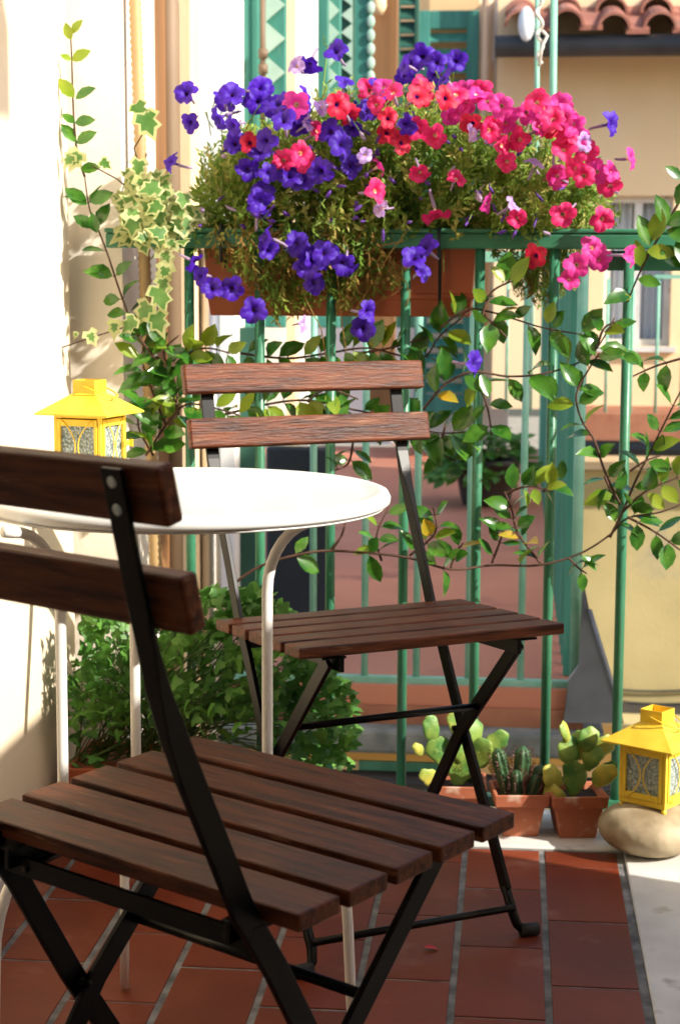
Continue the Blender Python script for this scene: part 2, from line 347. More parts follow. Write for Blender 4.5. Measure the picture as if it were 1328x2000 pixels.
pp = w(*atv(1197, 497, RVv+.010)); m = MB(); m.tube([pp, pp-VV*.006], [.007, .004], 10); m.build('rivet', M['green'], rail)
for x in (455, 1010):
    u = atv(x, 1600, RVv)[0]; m = MB(); m.ubox(u-.012, RVv-.01, 0, u+.012, RVv+.01, .029); m.build('foot', M['green'], rail)

# ------------------------------------------------------------------ folding chairs
def make_chair(label):
    r = thing('folding_chair', (0, 0, 0), label, 'chair', 'wood and black steel folding chairs')
    hs, tl, D, sw = .4731, .0473, .2984, .0505
    st = MB()
    for k in range(5):
        y = k*(D-sw)/4; h = .207
        c = []
        for dz in (-.0155, 0):
            for x, yy in ((-h, y), (h, y), (h, y+sw), (-h, y+sw)): c.append((x, yy, hs-tl*(.28-yy)+dz))
        st.hexa(c)
    st.build('seat', M['wood'], r, bevel=.0022)
    def slat(y, z):
        q = MB(); h = .205; c = []
        dn = Vector((0, -.971, -.239))*.017
        T = Vector((0, y, z)); B = Vector((0, y+.0108, z-.0439))
        for P, s_ in ((B, 0), (T, 0)):
            for x, off in ((-h, dn), (h, dn), (h, Vector()), (-h, Vector())):
                c.append(P+off+Vector((x, 0, 0)))
        q.hexa(c); return q.build('backrest_slat', M['wood'], r, bevel=.003)
    slat(-.1317, .8301); slat(-.1091, .7489)
    for s in (-1, 1):
        X = .163*s
        path = [(-.153, .824), (-.1495, .812), (-.141, .775), (-.1275, .72), (-.118, .685), (-.108, .652), (-.094, .618), (-.078, .582), (-.052, .528), (-.019, .458), (.02, .398), (.083, .288), (.158, .172), (.225, .062)]
        wd = [(.021, .0045)]*4+[(.020, .006), (.017, .012), (.011, .020), (.008, .0235)]+[(.007, .0235)]*6
        q = MB(); q.strip([(X, a, b) for a, b in path], wd)
        q.tube([(X, .222, .067), (X, .244, .034), (X+s*.003, .252, .018), (X+s*.013, .257, .009), (X+s*.03, .258, .008)], [.0075, .0075, .0072, .007, .007], 10)
        lg = q.build('front_leg', M['steel'], r, bevel=.001)
        q = MB(); q.tube([(X+s*.006, .2565, .010), (X+s*.034, .2585, .0095)], [.0098, .0098], 10); q.build('rubber_foot', M['rubber'], lg)
        for (y, z) in ((-.1475, .814), (-.1427, .7935), (-.1251, .7335), (-.1203, .7125)):
            q = MB(); P = Vector((X, y-.0035, z)); nn = Vector((0, -.971, -.239))
            q.tube([P+nn*.0005, P+nn*.002, P+nn*.0026], [.0048, .0045, .0024], 14); q.build('screw', M['screw'], r)
        X2 = .151*s
        q = MB(); q.strip([(X2, .268, .447), (X2, .106, .280), (X2, .03, .172), (X2, -.06, .05), (X2, -.088, .014)], [(.007, .0225)]*5)
        lg = q.build('rear_leg', M['steel'], r, bevel=.001)
        q = MB(); q.box((X2-.008, -.105, .0), (X2+.008, -.078, .020)); q.build('rubber_foot', M['rubber'], lg, bevel=.003)
        z0 = hs-tl*.28-.018; z1 = hs-.018
        q = MB(); c = []
        for dz0, dz1 in ((-.020, -.022), (-.0005, -.0005)):
            c += [(X2-s*.012-.003, -.012, z0+dz0), (X2-s*.012+.003, -.012, z0+dz0), (X2-s*.012+.003, .288, z1+dz1), (X2-s*.012-.003, .288, z1+dz1)]
        q.hexa(c)
        q.hexa([(X2-.02, -.01, z0-.004), (X2+.016, -.01, z0-.004), (X2+.016, .284, z1-.004), (X2-.02, .284, z1-.004), (X2-.02, -.01, z0-.0008), (X2+.016, -.01, z0-.0008), (X2+.016, .284, z1-.0008), (X2-.02, .284, z1-.0008)])
        q.build('seat_rail', M['steel'], r, bevel=.0008)
        q = MB(); P = Vector((X, .09, .278)); q.tube([P+Vector((-s*.018, 0, 0)), P+Vector((s*.0055, 0, 0))], [.0045]*2, 10); q.build('pivot_bolt', M['screw'] if False else M['steel'], r)
    q = MB(); q.tube([(-.151, .155, .327), (.151, .155, .327)], .0055, 10); q.build('stretcher', M['steel'], r)
    q = MB(); q.tube([(-.163, .247, .043), (.163, .247, .043)], .0055, 10); q.build('stretcher', M['steel'], r)
    q = MB(); q.tube([(-.151, -.05, .066), (.151, -.05, .066)], .0055, 10); q.build('stretcher', M['steel'], r)
    q = MB(); q.strip([(-.163, .004, .424), (.163, .004, .424)], [(.004, .018)]*2) if False else q.hexa([(-.163, .002, .413), (.163, .002, .413), (.163, .007, .413), (-.163, .007, .413), (-.163, .002, .431), (.163, .002, .431), (.163, .007, .431), (-.163, .007, .431)])
    q.build('cross_bar', M['steel'], r, bevel=.0008)
    for s in (-1, 1):
        q = MB(); q.tube([(.128*s, .0, .421), (.128*s, .045, .427)], .004, 8); q.build('slide_pin', M['steel'], r)
    return r
def dup(root, **kw):
    r = root.copy(); COL.objects.link(r)
    for ch in list(root.children):
        c = ch.copy(); COL.objects.link(c); c.parent = r
        for g in list(ch.children):
            d = g.copy(); COL.objects.link(d); d.parent = c
    for k_, v_ in kw.items(): r[k_] = v_
    return r
ch1 = make_chair('dark brown slatted folding chair nearest the camera, seen from behind at left')
ch2 = dup(ch1, label='brown slatted folding chair facing us in front of the railing, beyond the white table')
ch1.location = (-.1888, 1.4608, 0); ch1.rotation_euler = (0, 0, -.7015)
ch2.location = (.004, 2.6257, 0); ch2.rotation_euler = (0, 0, 3.5922)

# ------------------------------------------------------------------ table
TX, TY, TR, TH = -.187, 2.08, .2477, .7088
tb = thing('round_table', (TX, TY, 0), 'round white enamelled metal bistro table on three curved cream legs', 'table')
m = MB(); m.lathe((TX, TY, 0), [(TR-.02, TH-.018), (TR-.005, TH-.0175), (TR-.0005, TH-.014), (TR, TH-.008), (TR-.003, TH-.002), (TR-.008, TH), (TR-.016, TH-.001), (TR-.022, TH-.0035), (TR-.030, TH-.004), (.001, TH-.004)], 96)
m.build('table_top', M['white_metal'], tb)
m = MB(); m.lathe((TX, TY, 0), [(TR-.035, TH-.0215), (TR-.008, TH-.021), (TR-.006, TH-.0185), (TR-.035, TH-.0183)], 72); m.build('rim_underside', M['cream_metal'], tb)
LX, LY = -.218, 2.03
for ang in (-13.4, -133.4, -253.4):
    a = R(ang); d = Vector((math.cos(a), math.sin(a), 0)); c = Vector((LX, LY, 0)); rv_ = .138; rf = .236
    P = []
    for k in range(9):
        t = k/8*math.pi/2; P.append(c+d*(rv_+.062*(1-math.sin(t)) )+ZZ*(.598+.085*math.cos(t)))
    P = [c+d*(rv_+.075)+ZZ*.685]+P
    P += [c+d*rv_+ZZ*z for z in (.5, .42, .345)]
    q = MB(); q.tube(P, .0064, 12); lg = q.build('leg', M['cream_metal'], tb)
    P = [c+d*.03+ZZ*.338, c+d*.09+ZZ*.338]
    for k in range(9):
        t = k/8*math.pi/2; P.append(c+d*(.135+(rf-.135)*math.sin(t))+ZZ*(.205+.133*math.cos(t)))
    P += [c+d*(rf+.004)+ZZ*.12, c+d*(rf+.012)+ZZ*.005]
    q = MB(); q.tube(P, .0064, 12); q.build('curved_foot', M['cream_metal'], lg)

# ------------------------------------------------------------------ lanterns
def make_lantern(label):
    r = thing('lantern', (0, 0, 0), label, 'lantern', 'yellow metal garden lanterns')
    W, H0, H1 = .043, .010, .112
    q = MB(); q.box((-W, -W, H0), (W, W, H0+.009)); q.box((-W, -W, H1-.006), (W, W, H1))
    for sx in (-1, 1):
        for sy in (-1, 1):
            q.box((sx*W-.0055 if sx > 0 else -W-.0005, sy*W-.0055 if sy > 0 else -W-.0005, H0+.0085), (W+.0005 if sx > 0 else -W+.0055, W+.0005 if sy > 0 else -W+.0055, H1-.0055))
    q.build('body_frame', M['yellow'], r, bevel=.0007)
    for a in range(4):
        q = MB(); q.xf = Matrix.Rotation(a*math.pi/2, 4, 'Z')
        q.box((-W+.0115, -W+.003, H0+.019), (W-.0115, -W+.0045, H1-.018)); q.build('pane', M['ripple'], r)
        q = MB(); q.xf = Matrix.Rotation(a*math.pi/2, 4, 'Z')
        y0, y1 = -W-.002, -W+.0025
        q.box((-W+.0065, y0, H0+.0105), (-W+.012, y1, H1-.008)); q.box((W-.012, y0, H0+.0105), (W-.0065, y1, H1-.008))
        q.box((-W+.0125, y0, H0+.0105), (W-.0125, y1, H0+.0195)); q.box((-W+.0125, y0, H1-.0185), (W-.0125, y1, H1-.008))
        fr = q.build('door' if a == 1 else 'side_frame', M['yellow'], r, bevel=.0005)
        q = MB(); q.xf = Matrix.Rotation(a*math.pi/2, 4, 'Z')
        for s in (-1, 1):
            P = []
            for k in range(13):
                t = -1+2*k/12; P.append((s*(.0025+.027*t*t), -W-.0028, (H0+H1)/2+t*.043))
            q.tube(P, .0011, 6)
        q.build('wire_scroll', M['yellow'], fr)
        if a == 1:
            q = MB(); q.xf = Matrix.Rotation(a*math.pi/2, 4, 'Z')
            q.box((W-.017, -W-.006, .058), (W+.006, -W-.0025, .066)); q.box((W+.0015, -W-.012, .056), (W+.004, -W-.006, .068))
            q.build('latch', M['yellow'], fr)
    q = MB(); O = .066; c = .020; zt_ = .144
    q.add([(-O, -O, H1-.001), (O, -O, H1-.001), (O, O, H1-.001), (-O, O, H1-.001), (-c, -c, zt_), (c, -c, zt_), (c, c, zt_), (-c, c, zt_),
           (-O, -O, H1+.0015), (O, -O, H1+.0015), (O, O, H1+.0015), (-O, O, H1+.0015)],
          [(0, 3, 2, 1), (0, 1, 9, 8), (1, 2, 10, 9), (2, 3, 11, 10), (3, 0, 8, 11), (8, 9, 5, 4), (9, 10, 6, 5), (10, 11, 7, 6), (11, 8, 4, 7), (4, 5, 6, 7)])
    rf = q.build('roof', M['yellow'], r)
    q = MB(); e = .0202; k = .0012
    for (a, b) in (((-e, -e), (e, -e+k)), ((-e, e-k), (e, e)), ((-e, -e+k), (-e+k, e-k)), ((e-k, -e+k), (e, e-k))):
        q.box((a[0], a[1], .1435), (b[0], b[1], .165))
    q.build('chimney', M['yellow'], rf)
    q = MB(); P = [(0, -.0205, .155), (.003, -.026, .155)]
    for k in range(9):
        t = k/8*math.pi; P.append((.006+.044*math.sin(t), -.028*math.cos(t), .155-.016*math.sin(t)))
    P += [(.003, .026, .155), (0, .0205, .155)]
    q.tube(P, .0014, 6); q.build('handle', M['yellow'], rf)
    for sx in (-1, 1):
        for sy in (-1, 1):
            q = MB(); q.lathe((sx*(W-.004), sy*(W-.004), 0), [(.001, 0), (.0045, .0025), (.0045, .007), (.002, .0105)], 10); q.build('foot', M['yellow'], r)
    return r
la = make_lantern('yellow metal lantern with rippled glass standing on the round pebble at right')
lb = dup(la, label='yellow metal lantern with rippled glass on the white table, in front of the bright wall')
pc = atz(1262, 1600, .125); 
PEB = atz(1262, 1655, 0.03)
peb_c = Vector((.527, 2.852, 0))
la.location = (.534, 2.868, .078); la.rotation_euler = (0, 0, R(-40)); la.scale = (1.02,)*3
lb.location = (-.310, 2.165, TH-.003); lb.rotation_euler = (0, 0, R(-21)); lb.scale = (.75, .75, .775)

m = MB()
n1, n2 = 36, 20; V = []; Fs = []
for i in range(n2+1):
    a = math.pi*i/n2
    for k in range(n1):
        q = 2*math.pi*k/n1; x = math.sin(a)*math.cos(q); y = math.sin(a)*math.sin(q); z = math.cos(a)
        z = z*(.044 if z > 0 else .046); rr = 1+.03*math.sin(2*q+1)+.02*math.sin(3*q)
        V.append(peb_c+Vector((x*.088*rr, y*.082*rr, (.0445+max(z, -.0415))*(1-.05*x))))
for i in range(n2):
    for k in range(n1): Fs.append((i*n1+k, i*n1+n1+k, i*n1+n1+(k+1) % n1, i*n1+(k+1) % n1))
m.add(V, Fs, 0, True); tag(m.build('pebble', M['stone']), 'big rounded buff pebble under the right lantern on the marble edge', 'stone')

# ------------------------------------------------------------------ small potted cacti
def sq_pot(r, c, rot, w0, w1, h, mt):
    q = MB(); q.xf = Matrix.Translation(c) @ Matrix.Rotation(rot, 4, 'Z')
    def ring(a, z): return [(-a, -a, z), (a, -a, z), (a, a, z), (-a, a, z)]
    wr = w1+.004; rings = [ring(w0, 0), ring(w0+(w1-w0)*.72, h*.72), ring(wr*.955, h*.725), ring(wr, h), ring(wr-.006, h), ring(wr-.010, h-.012)]
    V = sum(rings, []); Fs = [(3, 2, 1, 0)]
    for i in range(len(rings)-1):
        for k in range(4): Fs.append((i*4+k, i*4+(k+1) % 4, i*4+4+(k+1) % 4, i*4+4+k))
    q.add(V, Fs); q.build('pot', mt, r, bevel=.0015)
    q = MB(); q.xf = Matrix.Translation(c) @ Matrix.Rotation(rot, 4, 'Z'); a = wr-.0105
    q.add(ring(a, h-.013), [(0, 1, 2, 3)]); q.build('soil', M['soil'], r)
def opuntia(px, py, rot, label, pads, S=1):
    c = atz(px, py); c = Vector((c.x, c.y, .004))+VV*.035
    r = thing('potted_cactus', c, label, 'potted cactus', 'terracotta pots of cacti along the railing')
    sq_pot(r, c, rot, .031, .045, .078, M['terracotta'])
    g = MB(); y = MB(); zoff = .068
    for (x, z, a, L, Wd, yaw, dep, col) in pads:
        Mx = Matrix.Translation(c+Vector((x, dep, zoff+z))) @ Matrix.Rotation(yaw, 4, 'Z') @ Matrix.Rotation(a, 4, 'Y') @ Matrix.Translation((0, 0, L/2)) @ Matrix.Diagonal((Wd/2*1.08, .0042, L/2*1.06, 1))
        mb = MB(); mb.ell(Mx, 18, 14); Mi = Mx.inverted(); p1 = random.uniform(0, 6.28); a1 = random.uniform(.05, .10); cup = random.uniform(-.5, .5); VV_ = []
        for q_ in mb.v:
            l = Mi @ Vector(q_); an = math.atan2(l.z, l.x); f_ = 1+a1*math.sin(3*an+p1)+.05*math.sin(7*an+p1*2)
            l = Vector((l.x*f_*(1+.22*l.z), l.y+cup*1.2*l.x*l.x+.7*math.sin(2.5*l.z+p1), l.z*f_)); VV_.append(tuple(Mx @ l))
        mb.v = VV_; mb.build('pad', M['pad_yellow' if col else 'pad'], r)
    sp = MB()
    for (x, z, a, L, Wd, yaw, dep, col) in pads:
        Mx = Matrix.Translation(c+Vector((x, dep, zoff+z))) @ Matrix.Rotation(yaw, 4, 'Z') @ Matrix.Rotation(a, 4, 'Y') @ Matrix.Translation((0, 0, L/2))
        for k in range(16):
            q = random.uniform(0, 6.28); rr = random.uniform(.1, .9)
            P = Mx @ Vector((Wd/2*rr*math.cos(q), -.0043*math.sqrt(1-rr*rr), L/2*rr*math.sin(q)))
            sp.dia(P, Vector((random.uniform(-.5, .5), -1, random.uniform(-.3, .6))), (1, 0, 0), .0035, .0012)
    sp.build('spines', M['ivy_cream'], r)
    return r
opuntia(1122, 1643, .08, 'prickly pear cactus with yellow blotched pads in the terracotta pot next to the right lantern', [
    (.0, 0, -.05, .062, .040, .1, 0, 0), (-.006, .05, -.25, .055, .036, .3, .0, 0), (-.016, .092, -.35, .042, .020, .9, .0, 1), (.018, .045, .45, .045, .032, -.3, .004, 0),
    (.014, .078, .25, .044, .034, .1, -.004, 0), (.034, .07, .75, .042, .034, .3, .0, 1), (-.028, .012, -.6, .05, .034, .4, -.005, 1), (-.02, .0, -1.2, .04, .026, .2, -.01, 1),
    (.03, .02, .8, .048, .034, -.2, -.005, 1), (.042, .035, 1.0, .034, .026, .2, 0, 0), (.0, .06, .1, .05, .034, -.6, .012, 1)])
opuntia(893, 1622, -.05, 'prickly pear cactus in a terracotta pot behind the far chair leg, leftmost of the cacti', [
    (.0, 0, .1, .055, .042, .1, 0, 0), (-.018, .03, -.45, .062, .040, .2, .0, 0), (-.045, .075, -.2, .052, .028, .3, .0, 0), (-.06, .055, -.9, .034, .018, .6, .0, 1),
    (.0, .045, .1, .055, .038, .3, -.004, 0), (-.008, .094, .12, .042, .032, .1, -.004, 1), (.022, .03, .5, .058, .042, -.2, .004, 0), (.045, .06, .9, .05, .034, .2, 0, 0),
    (.052, .03, 1.2, .036, .026, .2, -.006, 1), (-.03, .0, -.9, .05, .028, .3, -.01, 1), (.02, .065, .2, .05, .036, .5, .01, 0)])
c = atz(1012, 1640); c = Vector((c.x, c.y, .004))+VV*.035
r = thing('potted_cactus', c, 'dark spiny columnar cactus in the middle terracotta pot by the railing', 'potted cactus', 'terracotta pots of cacti along the railing')
sq_pot(r, c, .02, .030, .044, .078, M['terracotta'])
cols = [(-.018, .0, -.26, .088, .0125), (.004, .004, .02, .088, .0135), (.028, 0, .20, .056, .0125), (-.004, -.012, -.05, .05, .011), (.016, -.012, .35, .045, .010)]
q = MB(); sp = MB()
for (x, y, a, L, rad) in cols:
    Mx = Matrix.Translation(c+Vector((x, y, .064))) @ Matrix.Rotation(a, 4, 'Y')
    V = []; Fs = []; n1 = 28
    for i in range(13):
        t = i/12; rr = rad*(1 if t < .75 else math.sqrt(max(.02, 1-((t-.75)/.25)**2)))*(.85+.15*min(1, t*3))
        for k in range(n1):
            g = 2*math.pi*k/n1; r2 = rr*(1+.16*math.cos(7*g)); V.append(Mx @ Vector((r2*math.cos(g), r2*math.sin(g), t*L)))
    for i in range(12):
        for k in range(n1): Fs.append((i*n1+k, i*n1+(k+1) % n1, i*n1+n1+(k+1) % n1, i*n1+n1+k))
    Fs.append(tuple(12*n1+k for k in range(n1))); q.add(V, Fs, 0, True)
    for i in range(14):
        t = .12+i*.063
        for k in range(7):
            g = 2*math.pi*k/7; rr = rad*1.14*(1 if t < .75 else math.sqrt(max(.05, 1-((t-.75)/.25)**2)))
            for e in range(4):
                d = Vector((math.cos(g), math.sin(g), .3+.5*t))+rv(.45); P = Vector((rr*math.cos(g), rr*math.sin(g), t*L))
                sp.dia(Mx @ P, Mx.to_3x3() @ d, (1, .3, 0), .0095, .0013)
q.build('stems', M['cactus'], r); sp.build('spines', M['spine'], r)

# ------------------------------------------------------------------ leafy pot plant in the corner
def trefoil(mb, p, d, n, S, m_=0):
    d = Vector(d).normalized(); sd = d.cross(Vector(n))
    if sd.length < 1e-3: sd = d.orthogonal()
    sd.normalize(); n = sd.cross(d); V = [Vector(p)]; k = 0
    for i in range(13):
        a = (-150+300*i/12)*math.pi/180; rr = S*(.80+.24*math.cos(a*3.6))*(1-.10*abs(a))*random.uniform(.92, 1.08)
        V.append(Vector(p)+d*(S*.15)+d*(rr*math.cos(a))+sd*(rr*math.sin(a))+n*(random.uniform(-.05, .05)*S - .25*rr*rr/S))
    mb.add(V, [(0, i, i+1) for i in range(1, 13)], m_, True)
c = Vector(atz(300, 1560)); c = w((c-FO).dot(U), .03, .004)
r = thing('potted_plant', c, 'bushy green lobed leaf plant in a terracotta pot in the corner behind the table', 'potted plant')
q = MB()
pu = (c-FO).dot(U)
for (a, b) in (((-.085, -.09), (.14, .075)),):
    def rr_(e, z): return [w(pu+a[0]-e, .03+a[1]-e, z), w(pu+b[0]+e, .03+a[1]-e, z), w(pu+b[0]+e, .03+b[1]+e, z), w(pu+a[0]-e, .03+b[1]+e, z)]
    rings = [rr_(-.025, .004), rr_(-.002, .105), rr_(.006, .106), rr_(.010, .135), rr_(.003, .135), rr_(-.002, .12)]
    V = sum(rings, []); Fs = [(3, 2, 1, 0)]
    for i in range(5):
        for k in range(4): Fs.append((i*4+k, i*4+(k+1) % 4, i*4+4+(k+1) % 4, i*4+4+k))
    Fs.append((20, 21, 22, 23)); q.add(V, Fs, 0)
q.build('pot', M['planter'], r, bevel=.003)
q = MB(); st = MB()
def plant_pt():
    while True:
        x = random.uniform(140, 690); y = random.uniform(1150, 1500)
        top = 1190 if x < 370 else (1150+.0*x if x < 520 else 1150+(x-520)*1.15)
        if y < top: continue
        if x < 165 and y < 1290: continue
        if y > 1400 and random.random() < .55 and x < 560: continue
        if y > 1440 and 200 < x < 520: continue
        return x, y
for i in range(1700):
    x, y = plant_pt(); v = random.uniform(-.12, .12)
    if x > 560: v = random.uniform(-.05, .14)
    P = pt(x, y, v); P.z = max(P.z, .03)
    tree_o = w(pu+random.uniform(-.1, .1), .03+random.uniform(-.05, .05), .13)
    d = (P-tree_o).normalized()+rv(.5); n_ = Vector((random.uniform(-.5, .7), random.uniform(-1, .1), random.uniform(.3, 1.1)))
    trefoil(q, P, d, n_, random.uniform(.009, .021))
    if i % 12 == 0:
        mid = (P+tree_o)/2+Vector((0, 0, .03)); st.tube([tree_o, mid, P], .0013, 4)
q.build('leaves', M['clover'], r); st.build('stems', M['clover_stem'], r)

# ------------------------------------------------------------------ planter box with petunias, hung outside the railing
u0 = atv(393, 560, .195)[0]; u1 = atv(932, 560, .195)[0]
def box_z(y): return atv(664, y, .195)[2]
zb, zq = box_z(618), box_z(455)
pl = thing('planter_box', w((u0+u1)/2, .27, zb), 'long orange terracotta planter box hung on the outside of the green railing', 'planter')
q = MB()
def ring(e, z): return [w(u0+e, .195+e, z), w(u1-e, .195+e, z), w(u1-e, .355-e, z), w(u0+e, .355-e, z)]
rings = [ring(.014, zb), ring(.010, zb+.030), ring(.0065, zb+.031), ring(.0062, zb+.040), ring(.0095, zb+.041), ring(.004, zq-.022), ring(-.003, zq-.021), ring(-.003, zq), ring(.006, zq), ring(.01, zq-.03)]
V = sum(rings, []); Fs = [(3, 2, 1, 0)]
for i in range(len(rings)-1):
    for k in range(4): Fs.append((i*4+k, i*4+(k+1) % 4, i*4+4+(k+1) % 4, i*4+4+k))
q.add(V, Fs, 0); q.build('box', M['planter'], pl, bevel=.002)
q = MB(); q.add(ring(.0102, zq-.03), [(0, 1, 2, 3)]); q.build('soil', M['soil'], pl)
for x in (433, 857):
    uh = atv(x, 500, .14)[0]
    q = MB(); zz = zt+.0125; zl = zt-.04 if x == 433 else zb-.003
    if x == 433: P = [w(uh, .1335, zt-.05), w(uh, .1335, zz), w(uh, .18, zz), w(uh, .186, zt-.06)]
    else: P = [w(uh, .1335, zt-.04), w(uh, .1335, zz), w(uh, .18, zz), w(uh, .187, zb-.006), w(uh, .34, zb-.006)]
    q.tube(P, .0032, 6); q.build('hook', M['wire'], pl)

def petunia_mesh(name, mats, seed):
    rnd = random.Random(seed); q = MB(); n = 30; V = []; Fs = []
    ph = rnd.uniform(0, 6.28)
    prof = [(.0012, -.009, 0), (.0043, -.0005, .1), (.009, .0040, .2), (.0165, .0066, .6), (.0235, .0056, 1)]
    for (r_, z, k_) in prof:
        for i in range(n):
            a = 2*math.pi*i/n; lob = .80+.24*abs(math.cos(2.5*a))**.5+.03*math.sin(a+ph)
            rr = r_*(1+(lob-1)*k_)*(1+.05*k_*math.sin(3*a+ph)); zz = z+k_*(.0014*math.sin(10*a+ph)+.0034*math.sin(2*a+ph*2)+.0022*math.sin(3*a+ph*5)-.0034*abs(math.cos(2.5*a)))
            V.append((rr*math.cos(a), rr*math.sin(a), zz))
    o = 0
    mi = []
    for j in range(len(prof)-1):
        for i in range(n): Fs.append((j*n+i, j*n+(i+1) % n, j*n+n+(i+1) % n, j*n+n+i)); mi.append(1 if j == 0 else 0)
    q.add(V, Fs, 0, True); q.m = mi
    q.add([(0, 0, -.0092)]+[V[i] for i in range(n)], [(0, 1+i, 1+(i+1) % n) for i in range(n)], 1, True)
    q.tube([(0, 0, -.0085), (0, .0005, -.014), (0, .003, -.026), (.001, .006, -.034)], [.0034, .0032, .0027, .0022], 8, 2)
    me = q.build(name, mats); d = me.data; COL.objects.unlink(me); bpy.data.objects.remove(me); return d
FM = {}
for nm, c1_, c2_ in (('p', 'purple', 'purple_eye'), ('l', 'lilac', 'pink_eye'), ('k', 'pink', 'pink_eye'), ('r', 'red', 'purple_eye'), ('m', 'magenta', 'pink_eye')):
    FM[nm] = [petunia_mesh('flower', [M[c1_], M[c2_], M['flower_tube']], 5*i+len(nm)) for i in range(4)]
def place_flower(parent, px, py, v, kind, yaw=None, pitch=None, s=1):
    P = pt(px, py, v); o = bpy.data.objects.new('flower', random.choice(FM[kind])); COL.objects.link(o); o.parent = parent
    o.location = P-Vector(parent['_o'])
    face = (CAMP-P).normalized()
    yaw = random.gauss(0, .42) if yaw is None else yaw; pitch = random.gauss(.12, .38) if pitch is None else pitch
    d = Matrix.Rotation(yaw, 3, 'Z') @ face; ax = d.cross(ZZ).normalized(); d = Matrix.Rotation(pitch, 3, ax) @ d
    o.rotation_euler = (d.to_track_quat('Z', 'Y') @ Matrix.Rotation(random.uniform(0, 6.28), 3, 'Z').to_quaternion()).to_euler()
    s *= random.uniform(.74, 1.0); o.scale = (s*random.uniform(.86, 1.08), s, s*random.uniform(.8, 1.4)); return P, d
def _grp(cx, cy, sx, sy, n): return [(random.gauss(cx, sx), random.gauss(cy, sy)) for _ in range(n)]
XP = _grp(478, 192, 34, 14, 7)+_grp(615, 500, 40, 26, 4)+_grp(690, 220, 30, 26, 3)+_grp(560, 300, 60, 50, 4)+_grp(835, 138, 20, 16, 2)
def topy0(x): return 185+max(0, x-950)*.28+max(0, x-1100)*.9
purple = [(620, 97), (669, 130), (386, 230), (450, 195), (480, 182), (472, 212), (510, 186), (527, 207), (463, 300), (470, 327), (512, 340), (507, 372), (517, 396), (560, 366), (597, 357),
 (672, 335), (643, 328), (664, 260), (712, 228), (665, 185), (690, 190), (541, 275), (560, 238), (495, 450), (517, 500), (562, 478), (590, 503), (635, 470), (680, 485), (630, 503), (605, 540),
 (632, 525), (458, 550), (415, 535), (420, 574), (492, 602), (685, 612), (715, 633), (850, 508), (797, 530), (803, 546), (800, 143), (832, 117), (852, 130), (845, 155), (825, 140), (480, 235), (575, 240), (438, 215), (655, 290), (587, 486), (612, 500), (486, 388)]
purple_side = [(352, 493, 1.2, -.6), (376, 334, -1.1, .4), (545, 200, 1.3, .2), (761, 241, .7, 0), (886, 168, -1.0, .6), (1146, 250, 1.1, .2), (885, 710, 1.1, 0), (815, 133, -1.1, .2)]
lil = [(597, 142), (572, 631), (612, 235), (645, 200), (580, 262), (930, 268), (1030, 350), (945, 255), (770, 410), (970, 417), (1120, 275), (700, 300), (1128, 400)]
purple += XP
pinks = [(590, 276, 'k'), (592, 309, 'k'), (813, 241, 'k'), (859, 245, 'k'), (817, 310, 'k'), (698, 382, 'k'), (842, 370, 'k'), (876, 373, 'k'), (738, 188, 'k'), (748, 212, 'k'), (936, 232, 'r'),
 (1000, 410, 'k'), (1093, 415, 'k'), (1072, 255, 'k'), (1086, 287, 'k'), (1110, 236, 'm'), (1058, 243, 'r'), (1042, 275, 'k'), (1079, 305, 'k'), (1132, 332, 'k'), (1104, 360, 'm'), (1142, 345, 'k'), (1162, 425, 'k'),
 (1200, 378, 'k'), (1166, 500, 'm'), (1141, 490, 'm'), (1126, 520, 'm'), (1062, 494, 'r'), (1106, 562, 'm'), (980, 210, 'm'), (1002, 205, 'm'), (986, 230, 'm'), (1021, 215, 'm'), (892, 192, 'm'), (912, 203, 'm'),
 (926, 210, 'm'), (852, 206, 'r'), (828, 205, 'r'), (586, 202, 'm'), (605, 210, 'm'), (632, 206, 'r'), (656, 200, 'r'), (690, 242, 'k'), (746, 265, 'r'), (770, 290, 'r'), (556, 310, 'k'), (1118, 262, 'm'),
 (1085, 352, 'm'), (800, 202, 'r'), (872, 208, 'm'), (490, 285, 'r'), (745, 240, 'r'), (722, 178, 'k'), (958, 212, 'm'), (955, 238, 'k'), (1108, 225, 'm'), (1050, 222, 'm'), (1150, 300, 'k'), (1095, 320, 'k'), (775, 205, 'k'), (575, 305, 'k'), (700, 350, 'm')]
for _ in range(14):
    x_ = random.uniform(720, 1180); pinks.append((x_, max(random.gauss(topy0(x_)+28, 22), topy0(x_)), random.choice('kmmk')))
pink_side = [(951, 285, .9, 0, 'k'), (1199, 315, 1.25, .2, 'm'), (925, 390, 1.1, -.2, 'm'), (1182, 500, 1.2, 0, 'm'), (1165, 340, .8, .2, 'm'), (1034, 262, .7, .5, 'm')]

def sprigs(q, n, region, vr, leafL, mats_i, up=.6, nl=13, root=None, seg=.05):
    c_ = 0
    while c_ < n:
        x, y = region()
        v = random.uniform(*vr); P = pt(x, y, v); c_ += 1
        if root: d = (P-root(x)).normalized()+rv(.55)
        else: d = Vector((random.uniform(-.6, .6), random.uniform(-.6, .3), up))+rv(.3)
        d.normalize(); A = P-d*seg; mi = random.choice(mats_i)
        q.tube([A, P], .0007, 3, mi, False)
        for k in range(nl):
            t = k/(nl-1); B = A.lerp(P, t); a = random.uniform(0, 6.28); o1 = d.orthogonal().normalized(); o2 = d.cross(o1)
            ld = (o1*math.cos(a)+o2*math.sin(a))*.9+d*.75
            q.dia(B, ld, d+rv(.5), leafL*random.uniform(.6, 1.2), leafL*.30, mi)
TOPX = [(380, 345), (410, 320), (450, 240), (500, 235), (560, 225), (650, 205), (720, 200), (800, 205), (900, 215), (1000, 235), (1080, 255), (1150, 300), (1190, 365), (1205, 400)]
